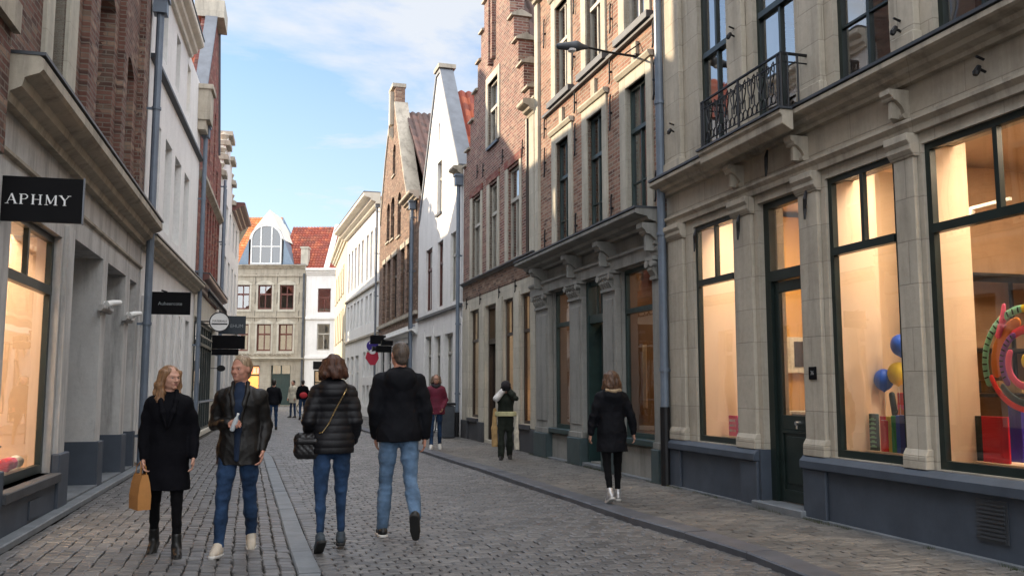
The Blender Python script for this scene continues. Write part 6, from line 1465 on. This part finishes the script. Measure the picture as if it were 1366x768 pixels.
# third window: panels, column, ring sculpture
book(H1,5.03,.44,shelf,.16,.38,.02,'teal','tall teal board left of the red board in the right hand window'); book(H1,5.16,.40,shelf,.28,.38,.02,'red','large plain red board in the right hand window')
def stripes(e,w,h):
    m=MB()
    for k in range(9): z=.02+k*(h-.03)/9; m.box(.005,w-.005,-.003,0,z,z+.01)
    m.build('stripes',M['pink'],e)
book(H1,5.60,.42,shelf,.20,.36,.12,'dblue','blue violet box with thin pink stripes at the right edge of the window',extra=stripes,cat='box')
e=good(H1,'ring_sculpture','large colourful ring sculpture of banded curved tubes in the right hand window','sculpture',5.47,.62,1.58)
r_=.46
def arc(a0,a1,r,mat,th,y=0,dz=0,dx=0,seg=24,nm='ring_band'):
    pts=[(dx+r*math.cos(t),y,dz+r*math.sin(t)) for t in np.linspace(R(a0),R(a1),seg)]
    Body().chain(pts,[th]*len(pts),.005,.6).build(nm,mat,e,h=.010)
arc(95,200,r_,'mint',.034); arc(20,95,r_,'yel',.032); arc(110,190,r_*.80,'orange',.05,y=.05); arc(120,215,r_*.60,'purple',.03); arc(60,120,r_*.62,'red',.035,y=.02); arc(150,260,r_*.42,'pink',.03,y=-.03); arc(200,300,r_*.9,'red2',.026,y=-.02,dz=.03); arc(215,320,r_*.72,'teal',.03,y=-.02)
m=MB()
for k in range(14):
    t=R(98+k*7.4); x,z=r_*math.cos(t),r_*math.sin(t); m.tube([(x*.94,-.024,z*.94),(x*1.04,-.024,z*1.04)],.007,5)
for k in range(9):
    t=R(124+k*10); x,z=r_*.6*math.cos(t),r_*.6*math.sin(t); m.tube([(x*.93,-.022,z*.93),(x*1.06,-.022,z*1.06)],.007,5)
m.build('dark_bands',M['signblack'],e)
Body().chain([(-.30,0,.25),(-.24,0,.38),(-.22,0,.5)],[.03,.034,.02],.01).build('pink_fin','pink',e,h=.010)
e.scale=(1,.5,1); Body().ell((.02,0,.02),(.09,.05,.08)).ell((.12,0,.1),(.06,.04,.05)).build('centre_shape','yel',e,h=.012)
box('column',M['dblue'],e,-.25,-.12,.02,.14,-.92,-.30); box('base',M['signblack'],e,-.3,.35,-.06,.2,-.92,-.88)
# shelf unit deep in the right room
e=good(H1,'shelf_unit','dark metal shelving with folded goods against the back of the right hand shop room','shelf',4.2,1.15,.14,rz=R(90))
m=MB()
for x in (0,1.0,2.2): 
    for y in (0,.4): m.box(x-.015,x+.015,y-.015,y+.015,0,2.4)
for z in (.5,1.15,1.6,2.35): m.box(0,2.2,-.02,.42,z,z+.03)
m.build('frame',M['black'],e)
for k in range(14): box('folded_stack',M[random.choice(('tan_cloth','cream_cloth','scarf_dark','gold'))] ,e,.08+.15*k,.19+.15*k,.02,.3,.54 if k%2 else 1.19,.54+.1+.05*(k%3) if k%2 else 1.19+.12)
# hall behind the door: framed mug picture and counter
e=good(H1,'wall_picture','square cream picture with a dark patterned panel on the orange wall behind the door','picture',.80,1.30,1.58,rz=R(90)); box('board',M['cream_cloth'],e,0,.42,-.06,.03,0,.48,bevel=.005); box('dark_panel',M['darkwood'],e,.12,.30,-.07,-.061,.08,.42)
m=MB(); m.tube([(.44,0,.1),(.52,0,.15),(.53,0,.3),(.44,0,.4)],.02,8); m.build('handle',M['darkwood'],e)
e=good(H1,'display_counter','dark counter with stacked goods on it seen through the door glass','counter',1.0,1.25,.14); box('counter_body',M['darkwood'],e,0,.6,0,.7,0,.9,bevel=.01); box('counter_top',M['cream_cloth'],e,-.05,.65,-.04,.75,.9,.94,bevel=.005)
for k in range(4): box('stack',M[('cream_cloth','gold','signblack','cream_cloth')[k]],e,.30,.55,.02+.17*k,.16+.17*k,.942,1.06+.05*(k%2),bevel=.005)
# R2 goods
e=good(H2,'display_books','open yellow folded card display on the dark plinth of the grey shop window','display',5.25,.5,.69)
m=MB()
for k in range(2): m.add([(.0+.26*k,.0,.06),(.13+.26*k,.0,.16),(.26+.26*k,0,.08),(.05+.26*k,.22,.12),(.18+.26*k,.22,.22),(.31+.26*k,.22,.14)],[(0,1,4,3),(1,2,5,4)])
m.build('folded_card',M['yel'],e); box('stand',M['darkwood'],e,.0,.55,.05,.2,.0,.06)
e=good(H2,'display_vase','amber glass vase in the narrow grey shop window','vase',2.1,.55,.67); MB().lathe([(.05,0),(.09,.1),(.07,.25),(.03,.32),(.04,.36)],0,0,16).build('vase_body',M['orange'],e,smooth=True)
e=good(H3,'table_lamp','lit shade table lamp in the pale stone shop window','lamp',5.75,.6,.7); MB().lathe([(.09,0),(.02,.03),(.02,.4)],0,0,12).build('base',M['brass'],e); M['lampshade']=emis('lit_lamp_shade',(1,.45,.12),3.5); MB().lathe([(.2,.4),(.1,.68)],0,0,18).build('lamp_shade',M['lampshade'],e)
# L1 goods
for i,(x,c,l) in enumerate(((1.45,'red','red fabric ball, nearest in the left window'),(1.62,'pink','pink fabric ball beside the red one in the left window'),(1.85,'white','white fabric flower behind the balls in the left window'))):
    e=good(HL1,'fabric_ball',l,'decoration',x+1.12,.235,.52+.095,'fabric balls in the left window'); Body().ell((0,0,0),(.075,.075,.07)).build('ball',c,e,h=.010,disp=folds(i+3,.012,(30,30,30)))
e=good(HL1,'display_tray','pale wooden tray under the fabric balls in the left window','tray',2.45,.14,.522); box('tray',M['woodpale'],e,0,.7,0,.34,0,.02,bevel=.004)
e=good(HL1,'display_hat','small dark hat on a pale stand in the left window','hat',2.42,.34,.545); MB().lathe([(.06,0),(.015,.02),(.015,.25)],0,0,12).build('stand',M['woodpale'],e); MB().lathe([(.1,.25),(.1,.265),(.06,.27),(.055,.36),(.0,.37)],0,0,16).build('hat_crown',M['signblack'],e)
# dark bin and bicycle on the right pavement
bx,by=G_=(-1.62,24.0)
e=empty('litter_bin',(-1.72,24.25,.055),H4.rz,'narrow dark bin at the wall by the downpipe, behind the burgundy jacket woman','bin'); box('bin_body',M['leaddark'],e,-.2,.2,-.18,.16,0,.85,bevel=.03); box('lid',M['black'],e,-.22,.22,-.2,.18,.86,.93,bevel=.02)
def bicycle(x,y,rz,label):
    e=empty('bicycle',(x,y,.055),rz,label,'bicycle')
    for xx in (-.52,.52):
        m=MB(); m.tube([(xx+.32*math.cos(t),0,.34+.32*math.sin(t)) for t in np.linspace(0,2*math.pi,25)],.018,6,False); wh=m.build('wheel',M['black'],e)
        s=MB(); 
        for k in range(10): a=k*math.pi/5; s.tube([(xx,0,.34),(xx+.31*math.cos(a),0,.34+.31*math.sin(a))],.002,3)
        s.build('spokes',M['steel'],wh)
    m=MB(); m.tube([(-.52,0,.34),(-.12,0,.32),(.40,0,.78),(-.18,0,.80),(-.12,0,.32)],.015,7); m.tube([(-.52,0,.34),(-.18,0,.80)],.011,6); m.tube([(.52,0,.34),(.40,0,.78),(.37,0,.98)],.014,7); m.tube([(-.18,0,.8),(-.2,0,.92)],.012,6); m.build('frame',M['steel'],e)
    MB().tube([(.30,-.24,1.0),(.38,-.1,1.03),(.38,.1,1.03),(.30,.24,1.0)],.012,7).build('handlebar',M['steel'],e); MB().box(-.34,-.08,-.06,.06,.92,.97).build('saddle',M['black'],e,bevel=.02)
    m=MB(); m.tube([(-.12,-.06,.32),(-.12,.06,.32)],.05,10); m.tube([(-.12,-.08,.32),(-.02,-.12,.22)],.01,6); m.tube([(-.12,.08,.32),(-.22,.12,.42)],.01,6); m.build('crank',M['steel'],e)
p=H4.P(3.6,-.32,0); bicycle(p.x,p.y,H4.rz,'bicycle leaning by the white limewashed wall')
p=H6.P(8.0,-.5,0); bicycle(-9.7,44.5,R(20),'bicycle parked far down the street by the teal doors')

# weeds along the foot of the right walls
def weeds(H,u0,u1,n,y0=-.13):
    m=MB(); r=random.Random(3)
    for i in range(n):
        u=r.uniform(u0,u1); 
        if math.sin(u*2.3)+math.sin(u*5.1+1)<.2: continue
        for k in range(6):
            x=u+r.uniform(-.03,.03); y=y0+r.uniform(-.03,.015); h=r.uniform(.015,.055); dx=r.uniform(-.02,.02)
            m.add([(x-.003,y,.045),(x+.003,y,.045),(x+dx,y-.01,.045+h)],[(0,1,2)])
    return tag(m.build('weeds',M['weed'],None),kind='stuff')
M['weed']=plain('green_weeds',(.07,.095,.03),.8,var=.4,bmp=0)
for H,a,b in ((H1,.1,8,),(H2,.2,6.2)):
    o=weeds(H,a,b,420); o.location=H.A; o.rotation_euler=(0,0,H.rz)
# ================================================================== CAMERA, SKY, SUN
cam=bpy.data.cameras.new('camera'); co=bpy.data.objects.new('camera',cam); C.objects.link(co); sc.camera=co
cam.sensor_width=36; cam.lens=1200/1366*36; cam.clip_end=2000; cam.clip_start=.05
co.location=(0,0,1.38); co.rotation_euler=(R(90)+math.atan(133/1200),0,0)
EL=R(21); AZ=Vector((-.93,.36)).normalized()
sd=Vector((AZ.x*math.cos(EL),AZ.y*math.cos(EL),math.sin(EL)))
sl=bpy.data.lights.new('sun','SUN'); sl.energy=3.9; sl.angle=R(.6); sl.color=(1,.80,.56)
so=bpy.data.objects.new('sun',sl); C.objects.link(so); so.rotation_euler=sd.to_track_quat('Z','Y').to_euler()
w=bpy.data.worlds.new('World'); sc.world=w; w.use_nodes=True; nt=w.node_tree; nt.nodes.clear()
sky=N(nt,'TexSky',sky_type='NISHITA'); sky.sun_disc=False; sky.sun_elevation=EL; sky.sun_rotation=math.atan2(sd.x,sd.y); sky.air_density=1.0; sky.dust_density=.4; sky.ozone_density=2.2
tc=N(nt,'TexCoord'); sp=N(nt,'SeparateXYZ',ins={0:tc.outputs['Generated']})
zc=N(nt,'Math',operation='MAXIMUM',ins={0:sp.outputs[2],1:.03}); za=N(nt,'Math',operation='ADD',ins={0:zc.outputs[0],1:.22})
dx=N(nt,'Math',operation='DIVIDE',ins={0:sp.outputs[0],1:za.outputs[0]}); dy=N(nt,'Math',operation='DIVIDE',ins={0:sp.outputs[1],1:za.outputs[0]})
cv=N(nt,'CombineXYZ',ins={0:dx.outputs[0],1:dy.outputs[0],2:.0}).outputs[0]
OFF=(2.05,9.35,0)
n1=noise(nt,N(nt,'Mapping',ins={'Vector':cv,'Scale':(1.0,1.5,1),'Location':OFF}).outputs[0],1.25,9,.60,.35)
cl=ramp(nt,n1,.46,.60)
hz=N(nt,'MapRange',ins={0:sp.outputs[2],1:0.0,2:.35,3:.85,4:.20}); 
f=N(nt,'Math',operation='MAXIMUM',ins={0:N(nt,'SeparateColor',ins={0:cl}).outputs[0],1:hz.outputs[0]})
bz=N(nt,'MapRange',ins={0:sp.outputs[2],1:.50,2:.85,3:0.0,4:1.0}); by_=N(nt,'MapRange',ins={0:sp.outputs[1],1:.25,2:-.35,3:0.0,4:1.0}); bb=N(nt,'Math',operation='MAXIMUM',ins={0:bz.outputs[0],1:by_.outputs[0]}); bst=N(nt,'Math',operation='MULTIPLY_ADD',ins={0:bb.outputs[0],1:1.05,2:.42})  # added fill: unseen sky overhead and behind the camera brightened to lift street shade
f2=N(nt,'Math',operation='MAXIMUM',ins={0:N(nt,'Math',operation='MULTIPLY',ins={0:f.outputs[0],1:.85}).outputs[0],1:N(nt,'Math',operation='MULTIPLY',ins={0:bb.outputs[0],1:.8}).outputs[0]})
skc=mix(nt,1.0,sky.outputs[0],(.80,.92,1.0),'MULTIPLY')
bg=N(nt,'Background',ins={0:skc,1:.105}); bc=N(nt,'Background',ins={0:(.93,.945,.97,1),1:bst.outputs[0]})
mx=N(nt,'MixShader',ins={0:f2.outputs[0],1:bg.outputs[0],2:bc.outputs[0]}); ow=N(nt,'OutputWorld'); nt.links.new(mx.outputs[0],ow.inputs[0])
sc.view_settings.view_transform='Standard'; sc.view_settings.look='None'; sc.view_settings.gamma=1; sc.view_settings.exposure=1.25
sc.cycles.use_denoising=True; sc.cycles.max_bounces=7; sc.cycles.diffuse_bounces=3; sc.cycles.glossy_bounces=4; sc.cycles.transparent_max_bounces=12; sc.cycles.transmission_bounces=2
sc.cycles.sample_clamp_indirect=4; sc.cycles.caustics_reflective=False; sc.cycles.caustics_refractive=False
